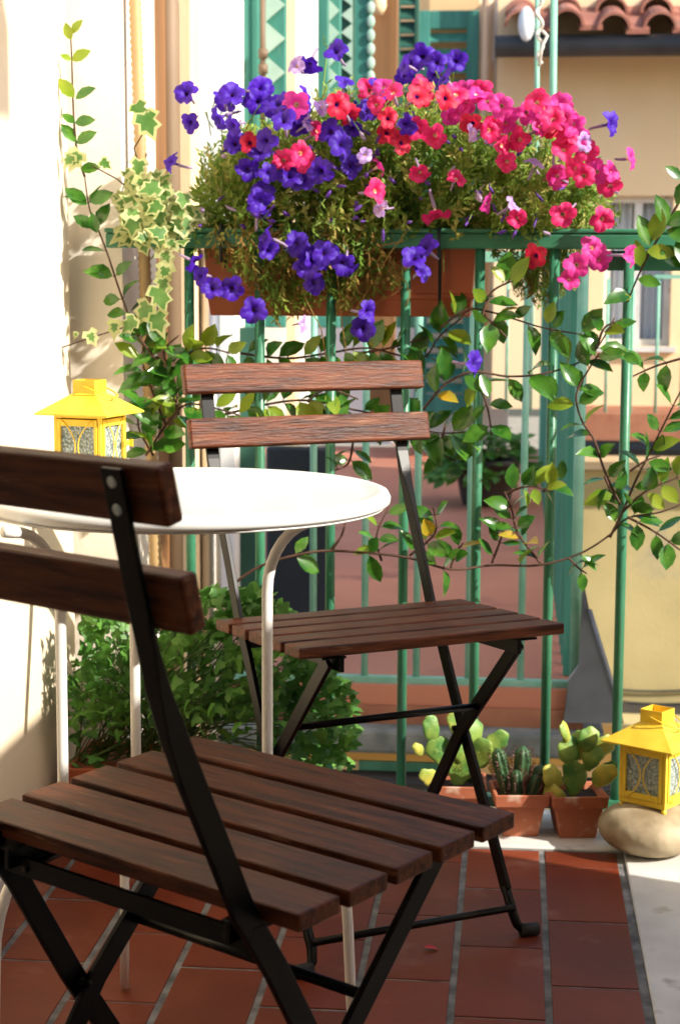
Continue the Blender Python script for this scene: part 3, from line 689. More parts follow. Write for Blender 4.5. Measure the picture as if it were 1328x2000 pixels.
def topy(x):
    for (a, b), (c_, d) in zip(TOPX, TOPX[1:]):
        if a <= x <= c_: return b+(d-b)*(x-a)/(c_-a)
    return 400
def reg(xa, xb):
    def f():
        while True:
            x = random.uniform(xa, xb); y = random.uniform(200, 452)
            if y > topy(x)+8 and not (x > 1130 and y > 432): return x, y
    return f
def poly(pts_):
    xs = [p[0] for p in pts_]; ys = [p[1] for p in pts_]
    def f():
        while True:
            x = random.uniform(min(xs), max(xs)); y = random.uniform(min(ys), max(ys)); c_ = False; j = len(pts_)-1
            for i in range(len(pts_)):
                if (pts_[i][1] > y) != (pts_[j][1] > y) and x < (pts_[j][0]-pts_[i][0])*(y-pts_[i][1])/(pts_[j][1]-pts_[i][1])+pts_[i][0]: c_ = not c_
                j = i
            if c_: return x, y
    return f
rootf = lambda x: w(max(u0+.03, min(u1-.03, atv(x, 450, .27)[0]*.8+(u0+u1)*.1)), .27, zq-.02)
def petunia(label, xa, xb, fl, side, lils, n):
    r = thing('petunia_plant', rootf((xa+xb)/2), label, 'flowering plant')
    q = MB(); sprigs(q, n, reg(xa, xb), (.10, .40), .021, [0, 0, 0, 1], root=rootf)
    st = q; q_st = True
    for f in fl:
        px, py = f[0], f[1]; k = f[2] if len(f) > 2 else 'p'
        v = random.uniform(.04, .12) if py < 460 else random.uniform(.09, .125)
        if py < 200: v = random.uniform(.12, .3)
        P, d = place_flower(r, px, py, v, k)
        B = P-d*.034
        E_ = B-d*.02+Vector((0, .02, -.03)) if py < 460 else B+Vector((0, .02, .04))
        st.tube([B, (B+E_)/2+rv(.004), E_], .0011, 4)
        if py < 175: st.tube([E_, pt(px+random.uniform(-12, 12), 215, v+.02), pt(px+random.uniform(-20, 20), 280, .25)], .0013, 4)
    for f in side:
        P, d = place_flower(r, f[0], f[1], .07, f[4] if len(f) > 4 else 'p', yaw=f[2], pitch=f[3]); st.tube([P-d*.033, P-d*.05+Vector((0, .02, -.02)), P-d*.07+Vector((0, .05, -.05))], .0011, 4)
    for f in lils: place_flower(r, f[0], f[1], .06, 'l', yaw=random.choice((-1, 1))*random.uniform(.4, 1.2), s=.8)
    rg = reg(xa, xb)
    for k in range(46):                     # buds and wilted heads among the leaves
        x, y = rg(); P = pt(x, y, random.uniform(.05, .12)); d = (rv()+Vector((0, -.5, .1))).normalized(); L = random.uniform(.012, .022)
        q.tube([P-d*.02+rv(.004), P], .0009, 4, 0); w_ = random.uniform(.0022, .0042)
        q.tube([P, P+d*L*.35, P+d*L*.75+rv(.002), P+d*L+rv(.004)], [.0012, w_, w_*.8, .0006], 6, random.choice((2, 2, 3)))
    q.build('foliage', [M['pet_leaf'], M['pet_leaf_yellow'], M['purple_eye'], M['flower_tube']], r)
    return r
pp_ = petunia('petunia with deep violet purple flowers in the left half of the planter box', 385, 760, purple, purple_side, lil[:5], 900)
kk_ = petunia('petunia with bright pink and magenta flowers in the right half of the planter box', 640, 1205, pinks, pink_side, lil[5:], 1250)
# small leggy buds and leafy tufts under the tall purple blooms
q = MB(); sprigs(q, 26, poly([(600, 160), (700, 150), (690, 230), (620, 230)]), (.15, .3), .016, [0, 1], up=1); sprigs(q, 20, poly([(780, 160), (870, 170), (860, 230), (780, 230)]), (.15, .3), .016, [0, 1], up=1)
sprigs(q, 70, poly([(385, 290), (460, 270), (560, 250), (560, 300), (400, 350)]), (.1, .3), .016, [0, 1], up=1)
q.build('upright_foliage', [M['pet_leaf'], M['pet_leaf_yellow']], pp_)
q = MB(); sprigs(q, 430, poly([(480, 455), (770, 452), (790, 470), (750, 520), (790, 550), (700, 620), (640, 590), (520, 640), (500, 560), (400, 500), (370, 480)]), (.10, .185), .016, [0, 0, 1, 1, 2], up=-1, nl=12, seg=.04)
q.build('drying_trails', [M['dry_leaf'], M['pet_leaf'], M['pet_leaf_yellow']], pp_)
q = MB()
for A, B in (((800, 450), (680, 640)), ((760, 500), (800, 600)), ((560, 470), (640, 700)), ((780, 560), (700, 620)), ((450, 470), (560, 640)), ((640, 470), (690, 690)), ((780, 470), (640, 520))):
    P = [pt(A[0]+(B[0]-A[0])*t+random.uniform(-14, 14), A[1]+(B[1]-A[1])*t, .115) for t in (0, .25, .5, .75, 1)]
    q.tube(P, .0013, 4)
q.build('trailing_stems', M['dry_leaf'], pp_)
q = MB(); sprigs(q, 260, poly([(955, 440), (1100, 440), (1180, 470), (1130, 560), (1060, 600), (1000, 570), (965, 500)]), (.17, .28), .014, [0, 1, 1, 2], up=-1, seg=.04)
sprigs(q, 25, poly([(960, 425), (1070, 425), (1060, 475), (1000, 470)]), (.11, .13), .014, [1, 1, 2], up=-1, seg=.04)
q.build('trailing_foliage', [M['dry_leaf'], M['pet_leaf'], M['pet_leaf_yellow']], kk_)

# ------------------------------------------------------------------ glossy climbing vines
def vine(label, stems, v, spacing=26, size=(.034, .060), lime=.16, yel=.04, skip=0, extra=(), rad=.0022, group='evergreen climbing vines on wall and railing'):
    base = pt(*stems[0][0], v)
    r = thing('climbing_vine', base, label, 'climbing plant', group)
    st = MB(); lf = MB()
    for path in stems:
        vs = [v+random.uniform(-.012, .012) for _ in path]
        pts_ = [pt(x, y, vv) for (x, y), vv in zip(path, vs)]
        # smooth
        P = []
        for i in range(len(pts_)-1):
            p0, p1, p2, p3 = pts_[max(i-1, 0)], pts_[i], pts_[i+1], pts_[min(i+2, len(pts_)-1)]
            for k in range(5):
                t = k/5; P.append(.5*((2*p1)+(p2-p0)*t+(2*p0-5*p1+4*p2-p3)*t*t+(3*p1-p0-3*p2+p3)*t**3))
        P.append(pts_[-1]); rr = [rad*(1.1-.5*i/len(P)) for i in range(len(P))]
        st.tube(P, rr, 6)
        acc = 0; k = 0; sp = spacing/3415*3.05
        for a, b in zip(P, P[1:]):
            acc += (b-a).length
            while acc > sp:
                acc -= sp*random.uniform(.75, 1.25); k += 1
                if random.random() < skip: continue
                t = (b-a).normalized(); sdv = t.cross(VV).normalized()
                for s_ in (-1, 1):
                    if random.random() < .12: continue
                    d = sdv*s_*random.uniform(.5, 1.1)+t*.5+VV*random.uniform(-.9, .3)+ZZ*random.uniform(-.35, .35)
                    n_ = -VV*random.uniform(.1, 1)+ZZ*random.uniform(.2, 1)+rv(.35)
                    L = random.uniform(*size); x = random.random(); mi = 1 if x < lime else (2 if x < lime+yel*.45 else 0)
                    st.tube([a, a+d.normalized()*.006], .0009, 4)
                    lf.leaf(a+d.normalized()*.005, d, n_, L, L*random.uniform(.52, .66), m=mi, curl=random.uniform(-.1, .5), fold=random.uniform(.1, .55))
    for (x, y, dx, dy, L, mi) in extra:
        P = pt(x, y, v-.01); d = U*dx-ZZ*dy-VV*.25; L = L/3415*3.05
        lf.leaf(P, d, -VV+ZZ*.5+rv(.3), L, L*.58, m=mi)
    st.build('stem', M['vine_stem'], r); lf.build('leaves', [M['leaf_dark'], M['leaf_lime'], M['leaf_yellow']], r)
    return r
vine('slender evergreen vine climbing up the cream wall at left to its lime green tip', [[(350, 810), (320, 720), (295, 690), (262, 640), (235, 570), (212, 500), (195, 455), (176, 410), (166, 345)]], .10, spacing=44, size=(.036, .048), lime=.0, yel=0)
vine('upright lime tipped shoot against the bright wall above the ivy', [[(166, 345), (152, 300), (146, 250), (143, 190), (141, 120), (139, 75)]], .10, spacing=300, extra=[
    (140, 78, -.35, -1, 34, 1), (141, 66, .7, -.9, 34, 1), (141, 118, 1, -.5, 42, 1), (140, 118, -1, -.6, 24, 1), (146, 190, -1, -1.2, 46, 1), (148, 193, 1.2, -.7, 46, 0), (147, 240, .95, -.15, 42, 0), (147, 240, -1.2, -.9, 30, 0), (148, 278, -.9, -1.3, 44, 0), (150, 280, 1.2, -.7, 46, 0),
    (158, 330, 1.1, -.1, 40, 0), (170, 400, -1.3, -1.1, 52, 0), (176, 395, 1.4, -.6, 50, 0), (190, 455, -.3, -1.3, 40, 0)])
vine('bushy vine with dark oval leaves rising behind the left end of the far chair', [
    [(285, 890), (325, 830), (365, 790), (430, 800), (470, 812)], [(325, 830), (300, 770), (278, 700), (290, 650)], [(345, 810), (345, 750), (320, 690), (350, 655)],
    [(300, 890), (270, 830), (285, 780)], [(350, 700), (400, 680), (450, 690)]], .10, spacing=21, lime=.2, yel=.04)
vine('vine runner with glossy leaves along the railing just above the far chair back', [
    [(430, 812), (520, 790), (600, 782), (690, 800), (780, 820), (850, 845), (925, 842)], [(470, 690), (560, 700), (640, 690), (720, 680), (820, 700), (860, 655), (915, 610)],
    [(700, 690), (760, 680), (830, 660)], [(600, 785), (640, 760), (700, 780)], [(690, 860), (680, 905), (650, 920)], [(870, 830), (860, 880), (890, 900)]], .17, spacing=27, lime=.2, yel=.05)
vine('leafy vine arching across the middle of the railing under the pink petunias', [
    [(860, 640), (910, 605), (960, 610), (1010, 625), (1060, 640), (1145, 655)], [(826, 800), (870, 750), (925, 726), (990, 735), (1060, 730), (1130, 708), (1165, 680), (1200, 620)],
    [(940, 620), (960, 570), (1010, 545)], [(1165, 680), (1180, 640), (1215, 625)], [(925, 726), (950, 790), (960, 850)], [(940, 610), (990, 660)]], .10, spacing=38, lime=.18, yel=.08, extra=[(1000, 555, .5, -1, 60, 1), (985, 550, -.7, -.9, 40, 1), (1068, 632, .25, -1, 44, 1)])
vine('thin woody vine runner crossing the bars below the table with sparse leaf clusters', [
    [(450, 1145), (510, 1105), (590, 1082), (645, 1076), (720, 1080), (800, 1090), (880, 1112), (960, 1104), (1050, 1104), (1130, 1082), (1190, 1045), (1225, 1012), (1290, 1000), (1340, 980)], [(645, 1076), (665, 1050), (675, 1020)]],
    .10, spacing=150, lime=.1, rad=.0026)
vine('small leaf clusters hanging on the bars between table edge and chair seat', [
    [(745, 1095), (735, 1060), (740, 1030), (760, 990)], [(800, 1085), (850, 1040), (845, 990)], [(880, 1110), (890, 1080), (905, 1060)], [(960, 1100), (975, 1060), (985, 1030)],
    [(1055, 1100), (1010, 1040), (1000, 1000), (985, 960)], [(985, 965), (1030, 950), (1080, 960)], [(1060, 960), (1100, 940)], [(1110, 1090), (1130, 1110), (1145, 1120)]], .10, spacing=24, size=(.032, .046), lime=.2, yel=.1)
vine('vine shoots with glossy leaves climbing the bars at the right edge', [
    [(1210, 985), (1180, 920), (1160, 860), (1135, 820), (1125, 770), (1150, 720), (1170, 690)], [(1190, 1050), (1215, 1000), (1240, 940), (1270, 880), (1300, 820), (1330, 760)],
    [(1215, 1000), (1260, 960), (1330, 930)], [(1330, 700), (1280, 715), (1235, 735)], [(1230, 920), (1260, 900), (1290, 890)], [(1180, 930), (1200, 980)], [(1225, 1010), (1280, 1040), (1335, 1080)]], .10, spacing=36, size=(.036, .050), lime=.14, yel=.06)
vine('large dark leaves of a vine hanging over the rail at top right', [[(1325, 395), (1300, 440), (1270, 490), (1245, 540), (1225, 590)]], .09, spacing=200, extra=[
    (1268, 480, -.35, -1, 62, 0), (1275, 470, .2, -1, 60, 1), (1300, 440, -.3, -1, 60, 0), (1300, 440, 1, -.5, 60, 0), (1300, 450, 1, .3, 60, 0), (1250, 520, -.2, -1, 50, 1), (1245, 545, 1, .2, 44, 0), (1262, 490, 1.2, .1, 55, 1), (1320, 470, .3, .6, 60, 0), (1320, 400, .5, -1, 60, 0), (1330, 350, -.5, -.4, 40, 0), (1232, 580, -1, .1, 40, 1), (1215, 690, .8, .5, 38, 0), (1290, 480, 1, .9, 60, 0)])

# ------------------------------------------------------------------ variegated ivy
def ivy_leaf(q, p, d, n, S):
    d = Vector(d).normalized(); sd = d.cross(Vector(n))
    if sd.length < 1e-3: sd = d.orthogonal()
    sd.normalize(); n = sd.cross(d)
    out = [(-.12, .0), (-.22, .28), (.10, .52), (.22, .30), (.52, .42), (.60, .20), (1.0, .0)]
    pts_ = out+[(a, -b) for a, b in out[::-1][1:-1]]; c0 = (.22, 0)
    V = [Vector(p)+d*(c0[0]*S)]
    fr_ = random.uniform(.45, .82)
    for f_ in (fr_, 1):
        for a, b in pts_:
            x = c0[0]+(a-c0[0])*f_*random.uniform(.86, 1.1); y = b*f_
            V.append(Vector(p)+d*(x*S)+sd*(y*S)+n*(S*(.10*abs(y)-.12*x*x*f_)+random.uniform(-.02, .02)*S))
    k = len(pts_); q.add(V, [(0, 1+i, 1+(i+1) % k) for i in range(k)], 0, True)
    q.add(V, [(1+i, 1+k+i, 1+k+(i+1) % k, 1+(i+1) % k) for i in range(k)], 1, True)
iv = thing('ivy_plant', pt(330, 440, .12), 'cream edged variegated ivy tumbling over the left end of the railing', 'trailing plant')
q = MB(); st = MB()
IR = poly([(225, 400), (250, 330), (300, 345), (360, 370), (385, 420), (370, 470), (300, 480), (240, 460)])
for i in range(62):
    x, y = IR(); P = pt(x, y, random.uniform(.04, .16)); d = Vector((random.uniform(-1, 1), random.uniform(-.5, .2), random.uniform(-1.1, .5)))
    ivy_leaf(q, P, d, Vector((random.uniform(-.5, .5), -1, random.uniform(.2, .9))), random.uniform(.026, .046))
IV = [(268, 205, .3, .6, 48), (282, 225, .4, .9, 68), (155, 300, -.5, .8, 52), (140, 305, -.2, .3, 36), (272, 315, -.1, .8, 46), (280, 350, .1, .7, 56), (320, 490, .3, .7, 52), (325, 520, -.2, .8, 50), (330, 470, .4, .4, 40),
      (310, 565, .2, .8, 64), (290, 595, -.5, .8, 60), (305, 615, .3, .9, 60), (262, 625, -.6, .6, 50), (225, 630, -.1, .9, 44), (175, 650, .4, .8, 40), (150, 650, -.2, .5, 16), (340, 430, .2, .8, 50), (200, 315, .5, .4, 30), (345, 400, .3, .9, 52), (318, 545, .1, .8, 46)]
for x, y, dx, dy, L in IV: ivy_leaf(q, pt(x, y, .07), U*dx-ZZ*dy, -VV+ZZ*.3+rv(.35), L/3415*3*.85)
q.build('leaves', [M['ivy_green'], M['ivy_cream']], iv)
for path in ([(178, 322), (230, 350), (270, 385), (330, 430)], [(118, 680), (170, 662), (240, 640), (300, 600), (325, 520), (335, 450)], [(280, 260), (262, 290), (275, 330), (300, 400)], [(240, 400), (300, 380)], [(300, 345), (340, 400)]):
    st.tube([pt(x, y, .085) for x, y in path], .0013, 5)
st.build('stem', M['vine_stem'], iv)

# ------------------------------------------------------------------ pipes beside the wall
q = MB(); P = []; rs = []
A = pt(262, -60, .235); B = pt(306, 1150, .235); n = 170
for i in range(n):
    t = i/(n-1); P.append(A.lerp(B, t)); rs.append(.0124 if i % 2 else .0098)
q.tube(P, rs, 12); tag(q.build('corrugated_conduit', M['conduit']), 'cream corrugated plastic conduit running down beside the left wall', 'pipe')
q = MB(); q.pbox(272, -80, 306, 1500, .52, .25); tag(q.build('wall_pilaster', M['ochre'] if False else M['brown']), 'narrow orange brown pilaster just right of the corrugated conduit', 'pilaster')
q = MB(); u = atv(325, 500, .62)[0]
q.tube([w(u, .66, 3.0), w(u, .66, 0-.5)], .0225, 20); tag(q.build('old_drainpipe', M['taupe']), 'thick taupe drainpipe with flaking paint behind the ivy', 'pipe')
q = MB(); q.pbox(330, -80, 375, 1500, .95, .12); tag(q.build('peach_door_jamb', M['cream_render']), 'slim peach jamb between the taupe pipe and the bright white wall', 'jamb')
q = MB(); u = atv(404, 800, 1.0)[0]; zz_ = atv(404, 470, 1.0)[2]
q.tube([w(u, 1.05, zz_), w(u, 1.05, -.9)], .0225, 20)
q.tube([w(u, 1.05, zz_-.02), w(u, 1.05, zz_+.012)], .027, 20)
tag(q.build('steel_downpipe', M['silver']), 'shiny grey steel pipe seen between the railing bars under the planter', 'pipe')
for i, (xa, xc) in enumerate(((1045, 1.3), )):
    pass
q = MB(); A = pt(1082, -60, 1.25); B = pt(1076, 560, 1.25); q.tube([A, B], .0085, 10); tag(q.build('clothesline_pole', M['pale_green']), 'pale green metal pole rising above the pink flowers, right of the roped one', 'pole')
q = MB(); A = pt(1049, -60, 1.25); B = pt(1047, 560, 1.25); q.tube([A, B], .006, 10); tag(q.build('clothesline_pole', M['pale_green']), 'thin pale green pole with white rope knotted around its top', 'pole')
q = MB(); P = []
for i in range(60):
    t = i/59; a = t*24; P.append(pt(1051, -40, 1.225).lerp(pt(1055, 125, 1.225), t)+Vector((.006*math.cos(a), .005*math.sin(a), 0)))
q.tube(P, .0045, 6); P2 = [pt(1058, 60, 1.215), pt(1068, 70, 1.215), pt(1058, 90, 1.215), pt(1052, 130, 1.215)]; q.tube(P2, .004, 6)
tag(q.build('rope', M['rope']), 'frayed white rope wound round the thinner green pole', 'rope')

# ------------------------------------------------------------------ neighbouring terrace
TV0 = 1.262                                       # front edge of the terrace in v
tu = atv(1126, 1100, TV0)[0]+.012
m = MB(); m.ubox(-3.2, TV0-.03, -.06, tu, 7.3, -.012); struct(m.build('terrace_floor', M['terrace']))
m = MB(); m.ubox(-3.2, TV0-.04, -.105, tu+.01, TV0+.05, -.0605)
tb_ = tag(m.build('terrace_brick_edge', M['brick']), 'weathered brick edge of the neighbouring terrace under its railing', 'edging')
m = MB(); m.ubox(-3.2, TV0-.10, -.165, tu+.06, TV0+.05, -.1055); tag(m.build('mossy_ledge', M['concrete'], bevel=.01), 'mossy grey concrete ledge under the terrace brick edge', 'ledge')
# half round gutter under the ledge
m = MB(); V = []; Fs = []; n = 10
for e, uu in enumerate((-3.2, .45)):
    for k in range(n+1):
        a = math.pi*k/n; V.append(w(uu, TV0-.17-.05*math.cos(a), -.20-.05*math.sin(a)))
    for k in range(n+1):
        a = math.pi*k/n; V.append(w(uu, TV0-.17-.045*math.cos(a), -.198-.045*math.sin(a)))
k2 = 2*(n+1)
for k in range(n): Fs += [(k, k+1, k2+k+1, k2+k), (n+1+k, n+1+k+1, k2+n+1+k+1, k2+n+1+k)]
Fs += [(0, n+1, k2+n+1, k2), (n, 2*n+1, k2+2*n+1, k2+n)]
m.add(V, Fs, 0, True); tag(m.build('terrace_gutter', M['iron_dark']), 'dark half round gutter running below the neighbouring terrace', 'gutter')
rail2 = thing('terrace_railing', w(.0, TV0, 0), 'pale faded green railing with rusty feet around the neighbouring terrace', 'railing')
m = MB(); m.ubox(-3, TV0-.012, -.012, tu-.02, TV0+.012, .004); m.ubox(-3, TV0-.015, 1.0, tu-.02, TV0+.015, 1.025)
m.ubox(tu-.045, TV0-.015, -.012, tu-.017, 6.4, .004) if False else None
m.ubox(tu-.04, TV0+.0155, 1.0, tu-.01, 6.4, 1.025); m.build('rails', M['pale_green'], rail2)
p0 = atv(713, 1100, TV0)[0]; p1 = atv(1020, 1100, TV0)[0]; dp = (p1-p0)/3
for i in range(-14, 4):
    P = w(p0+i*dp, TV0, 0); q = MB(); q.tube([P+ZZ*.003, P+ZZ*1.0], .0085, 8); q.build('bar', M['pale_green'], rail2)
P = w(atv(1126, 1100, TV0)[0], TV0, 0); q = MB(); q.tube([P-ZZ*.03, P+ZZ*1.0], .0135, 10); q.build('corner_post', M['pale_green'], rail2)
for i in range(1, 40):
    P = w(tu-.025, TV0+i*.125, 0); q = MB(); q.ubox(tu-.036, TV0+i*.125-.010, -.01, tu-.020, TV0+i*.125+.010, 1.0); q.build('side_bar', M['teal'], rail2)
# zinc cheek
m = MB(); A = [(1138, 1130), (1150, 1190), (1205, 1370), (1212, 1412), (1100, 1412), (1110, 1330), (1130, 1300)]
f = [pt(x, y, 1.20) for x, y in A]; b = [p+VV*.03 for p in f]; k = len(A)
m.add(f+b, [tuple(range(k)), tuple(range(k, 2*k))[::-1]]+[(i, k+i, k+(i+1) % k, (i+1) % k) for i in range(k)]); m.tube([p-VV*.004 for p in f[1:4]], .006, 6)
tag(m.build('zinc_flashing', M['zinc']), 'grey zinc flashing sheet sloping down at the corner of the terrace', 'flashing')
# lower storey of that house
low = thing('lower_storey', pt(850, 1480, 1.45), 'ochre plastered storey below the neighbouring terrace with a teal shutter', 'building')
m = MB(); m.pbox(200, 1405, 1215, 1484, 1.40, .12); m.build('ochre_band', M['ochre'], low)
m = MB(); m.pbox(200, 1486, 1200, 1900, 1.55, .3); m.build('wall', M['cream_render'], low)
m = MB(); u_, zlo, uh, zhi = m.pbox(700, 1489, 905, 1800, 1.50, .045)
for k in range(14):
    z_ = zhi-.03-k*.022; m.hexa([w(u_+.02, 1.475, z_-.014), w(uh-.02, 1.475, z_-.014), w(uh-.02, 1.499, z_-.006), w(u_+.02, 1.499, z_-.006), w(u_+.02, 1.475, z_-.010), w(uh-.02, 1.475, z_-.010), w(uh-.02, 1.499, z_-.002), w(u_+.02, 1.499, z_-.002)])
m.build('shutter', M['teal'], low)

def shutter(parent, x0, y0, x1, y1, v, mt=None, lou=True, d=.04, pitch_=.075, mt2=None):
    m = MB(); mt = mt or M['teal']; ym = (y0+y1)/2
    a = atv(x0, ym, v)[0]; b = atv(x1, ym, v)[0]; zh = atv((x0+x1)/2, y0, v)[2]; zl = atv((x0+x1)/2, y1, v)[2]; s_ = min(.07, (b-a)*.2)
    m.ubox(a, v, zl, a+s_, v+d, zh); m.ubox(b-s_, v, zl, b, v+d, zh); m.ubox(a+s_, v+.002, zh-.10, b-s_, v+d-.002, zh); m.ubox(a+s_, v+.002, zl, b-s_, v+d-.002, zl+.12)
    o = m.build('shutter', mt, parent, bevel=.004)
    if lou:
        m = MB(); z = zl+.13
        while z < zh-.14:
            m.hexa([w(a+s_, v+.004, z), w(b-s_, v+.004, z), w(b-s_, v+d-.004, z+.045), w(a+s_, v+d-.004, z+.045), w(a+s_, v+.004, z+.010), w(b-s_, v+.004, z+.010), w(b-s_, v+d-.004, z+.055), w(a+s_, v+d-.004, z+.055)])
            z += pitch_
        m.build('louvers', mt2 or mt, o)
    return o
# house along the left of the terrace: facade running away from us, shutters folded out towards us
hs = thing('terrace_house', w(-.9, 4.0, 0), 'cream house along the left side of the terrace with open green shutters', 'building')
m = MB(); m.pbox(376, -160, 459, 2400, 2.2, .6); m.build('white_corner', M['white_render'], hs)
m = MB(); m.pbox(459, -160, 600, 868, 2.9, .3); m.build('wall', M['white_render'], hs)
m = MB(); m.pbox(466, 640, 502, 1500, 2.3, .04); m.pbox(489, -150, 512, 640, 2.32, .03) if False else None; m.build('door_post', M['teal_dark'], hs)
def sun_zigzag(parent, x0, x1, yt, yb, hp, v, right=False):  # sunlight through fretwork, put in as pale coloured triangles on the shutters
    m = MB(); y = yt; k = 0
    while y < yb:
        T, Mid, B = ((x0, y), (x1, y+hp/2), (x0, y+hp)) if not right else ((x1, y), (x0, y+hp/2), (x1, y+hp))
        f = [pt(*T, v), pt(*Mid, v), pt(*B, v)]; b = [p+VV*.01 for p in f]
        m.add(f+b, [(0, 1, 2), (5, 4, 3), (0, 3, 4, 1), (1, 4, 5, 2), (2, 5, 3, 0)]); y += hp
    m.build('sun_patch_zigzag', M['trim_and_sun_patch'], parent)
sh = MB(); sh.pbox(462, -150, 488, 640, 2.4, .04); sh.pbox(490, -150, 505, 640, 2.42, .04); sh.pbox(508, -150, 558, 640, 2.46, .03); s1 = sh.build('shutter', M['teal'], hs, bevel=.004)
m = MB(); P = [pt(513, -60, 2.39), pt(514, 260, 2.39)]; m.tube(P, .008, 8)
for y in (105, 135, 160): m.tube([pt(514, y-9, 2.385), pt(514, y+9, 2.385)], .014, 8)
m.build('rusty_bolt', M['taupe'], s1)
sun_zigzag(s1, 519, 557, -90, 480, 66, 2.445)
m = MB(); m.pbox(560, -150, 576, 900, 2.7, .12); m.build('peach_strip', M['cream_render'], hs)
m = MB(); m.pbox(577, -150, 602, 660, 3.0, .05); m.build('dark_opening', M['door_dark'], hs)
m = MB(); m.pbox(602, -150, 640, 640, 3.3, .05); m.pbox(641, -150, 664, 640, 3.33, .04); s2 = m.build('shutter', M['teal'], hs, bevel=.004)
sun_zigzag(s2, 642, 663, -90, 480, 44, 3.315)
m = MB(); m.pbox(664, -150, 690, 640, 3.6, .05); s3 = m.build('lattice_panel', M['teal_dark'], hs)
sun_zigzag(s3, 666, 688, -90, 480, 34, 3.585, True)
m = MB(); m.pbox(690, -150, 724, 640, 3.9, .05); s4 = m.build('shutter', M['teal'], hs, bevel=.004)
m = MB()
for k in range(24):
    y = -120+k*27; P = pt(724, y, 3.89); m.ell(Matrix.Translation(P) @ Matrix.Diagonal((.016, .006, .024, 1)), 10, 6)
m.build('scalloped_edge', M['trim_and_sun_patch'], s4)
m = MB(); m.pbox(724, -150, 772, 860, 4.6, .1); m.build('orange_strip', M['brown'], hs)
m = MB(); P = pt(738, 5, 4.55); m.lathe(P, [(.02, -.05), (.035, -.02), (.035, .04), (.02, .06)], 12); m.build('wall_lamp', M['cream_render'], hs)
shutter(hs, 770, -150, 816, 640, 4.9, M['teal_dark'], pitch_=.06)
m = MB(); m.pbox(519, 872, 642, 1260, 1.75, .08); dd = tag(m.build('dark_door_panel', M['door_dark'], bevel=.01), 'dark blue grey glazed panel standing behind the terrace railing', 'door')
# back house wall closing the terrace
bh = thing('back_house', w(.4, 7.4, 0), 'peach house closing the far end of the terrace with a tall teal louvred shutter', 'building')
m = MB(); m.pbox(560, -200, 1000, 868, 7.30, .3); m.build('wall', M['white_render'], bh)
m = MB(); m.pbox(560, -200, 934, 540, 7.22, .0795); m.build('peach_upper_wall', M['peach'], bh)
shutter(bh, 812, 20, 930, 812, 7.12, M['teal'], d=.05, pitch_=.085)
m = MB(); u = atv(948, 300, 7.0)[0]; m.tube([w(u, 7.05, 3.2), w(u, 7.05, .6)], .034, 16); m.build('downpipe', M['copper'], bh)
m = MB(); m.pbox(760, 856, 836, 872, 6.6, .3); tag(m.build('white_cushion', M['white_render'], bevel=.02), 'small white cushion lying at the far end of the terrace', 'cushion')
c = atz(948, 985, -.012)
tp = thing('terrace_planter', c, 'leafy green plant in a round dark pot standing on the neighbouring terrace', 'potted plant')
m = MB(); m.lathe(c, [(.10, 0), (.115, .05), (.135, .17), (.143, .172), (.143, .20), (.13, .20), (.125, .185), (.001, .18)], 28); m.build('pot', M['black_pot'], tp)
m = MB()
for i in range(420):
    a = random.uniform(0, 6.28); rr = .22*math.sqrt(random.random()); P = c+Vector((rr*math.cos(a), rr*math.sin(a), .19+random.random()*.15*(1-(rr/.23)**2)+(-.06 if rr > .15 else 0)))
    m.leaf(P, Vector((math.cos(a), math.sin(a), random.uniform(-.6, .6)))+rv(.4), Vector((0, -.4, 1))+rv(.4), random.uniform(.05, .09), .04)
m.build('leaves', M['clover'], tp)

# ------------------------------------------------------------------ far right house
fh = thing('far_house', w(2.0, 6.8, 0), 'sunlit peach house at right with a curtained window under a tiled roof', 'building')
m = MB(); 
um, zm = atv(966, 400, 6.6)[0], 0
ue = 5.0
z_t = atv(1150, 100, 6.6)[2]; z_f = atv(1150, 800, 6.6)[2]; wx0, wy1, wx1, wy0 = atv(1180, 500, 6.6)[0], atv(1240, 382, 6.6)[2], atv(1312, 500, 6.6)[0], atv(1240, 676, 6.6)[2]
m.ubox(um, 6.6, z_f, wx0, 6.9, z_t+.4); m.ubox(wx1, 6.6, z_f, ue, 6.9, z_t+.4); m.ubox(wx0, 6.6, z_f, wx1, 6.9, wy0); m.ubox(wx0, 6.6, wy1, wx1, 6.9, z_t+.4)
m.build('wall', M['cream_render'], fh)
wd_ = MB(); e = .035; wd_.ubox(wx0, 6.66, wy0, wx0+e, 6.72, wy1); wd_.ubox(wx1-e, 6.66, wy0, wx1, 6.72, wy1); wd_.ubox(wx0+e, 6.66, wy1-e, wx1-e, 6.72, wy1); wd_.ubox(wx0+e, 6.66, wy0, wx1-e, 6.72, wy0+e)
mid = (wx0+wx1)/2; wd_.ubox(mid-.02, 6.661, wy0+e, mid+.02, 6.719, wy1-e); wf = wd_.build('window', M['marble'], fh)
q = MB(); V = []; n = 60
for i in range(n+1):
    t = i/n; V += [w(wx0+.03+(wx1-wx0-.06)*t, 6.75+.018*math.sin(t*44), wy0+.03), w(wx0+.03+(wx1-wx0-.06)*t, 6.75+.018*math.sin(t*44+.3), wy1-.03)]
q.add(V, [(2*i, 2*i+2, 2*i+3, 2*i+1) for i in range(n)], 0, True); q.build('curtain', M['curtain'], wf)
q = MB(); q.ubox(wx0, 6.78, wy0, wx1, 6.8, wy1); q.build('room_shade', M['glass'], wf)
m = MB(); m.ubox(wx0-.03, 6.56, wy0-.03, wx1+.03, 6.598, wy0-.002); m.build('sill', M['marble'], fh)
zr0, zr1 = atv(1200, 850, 6.3)[2], atv(1200, 800, 6.3)[2]
m = MB(); m.ubox(.03, 6.0, zr0, ue, 6.598, zr1); m.build('brick_band', M['brick'], fh)
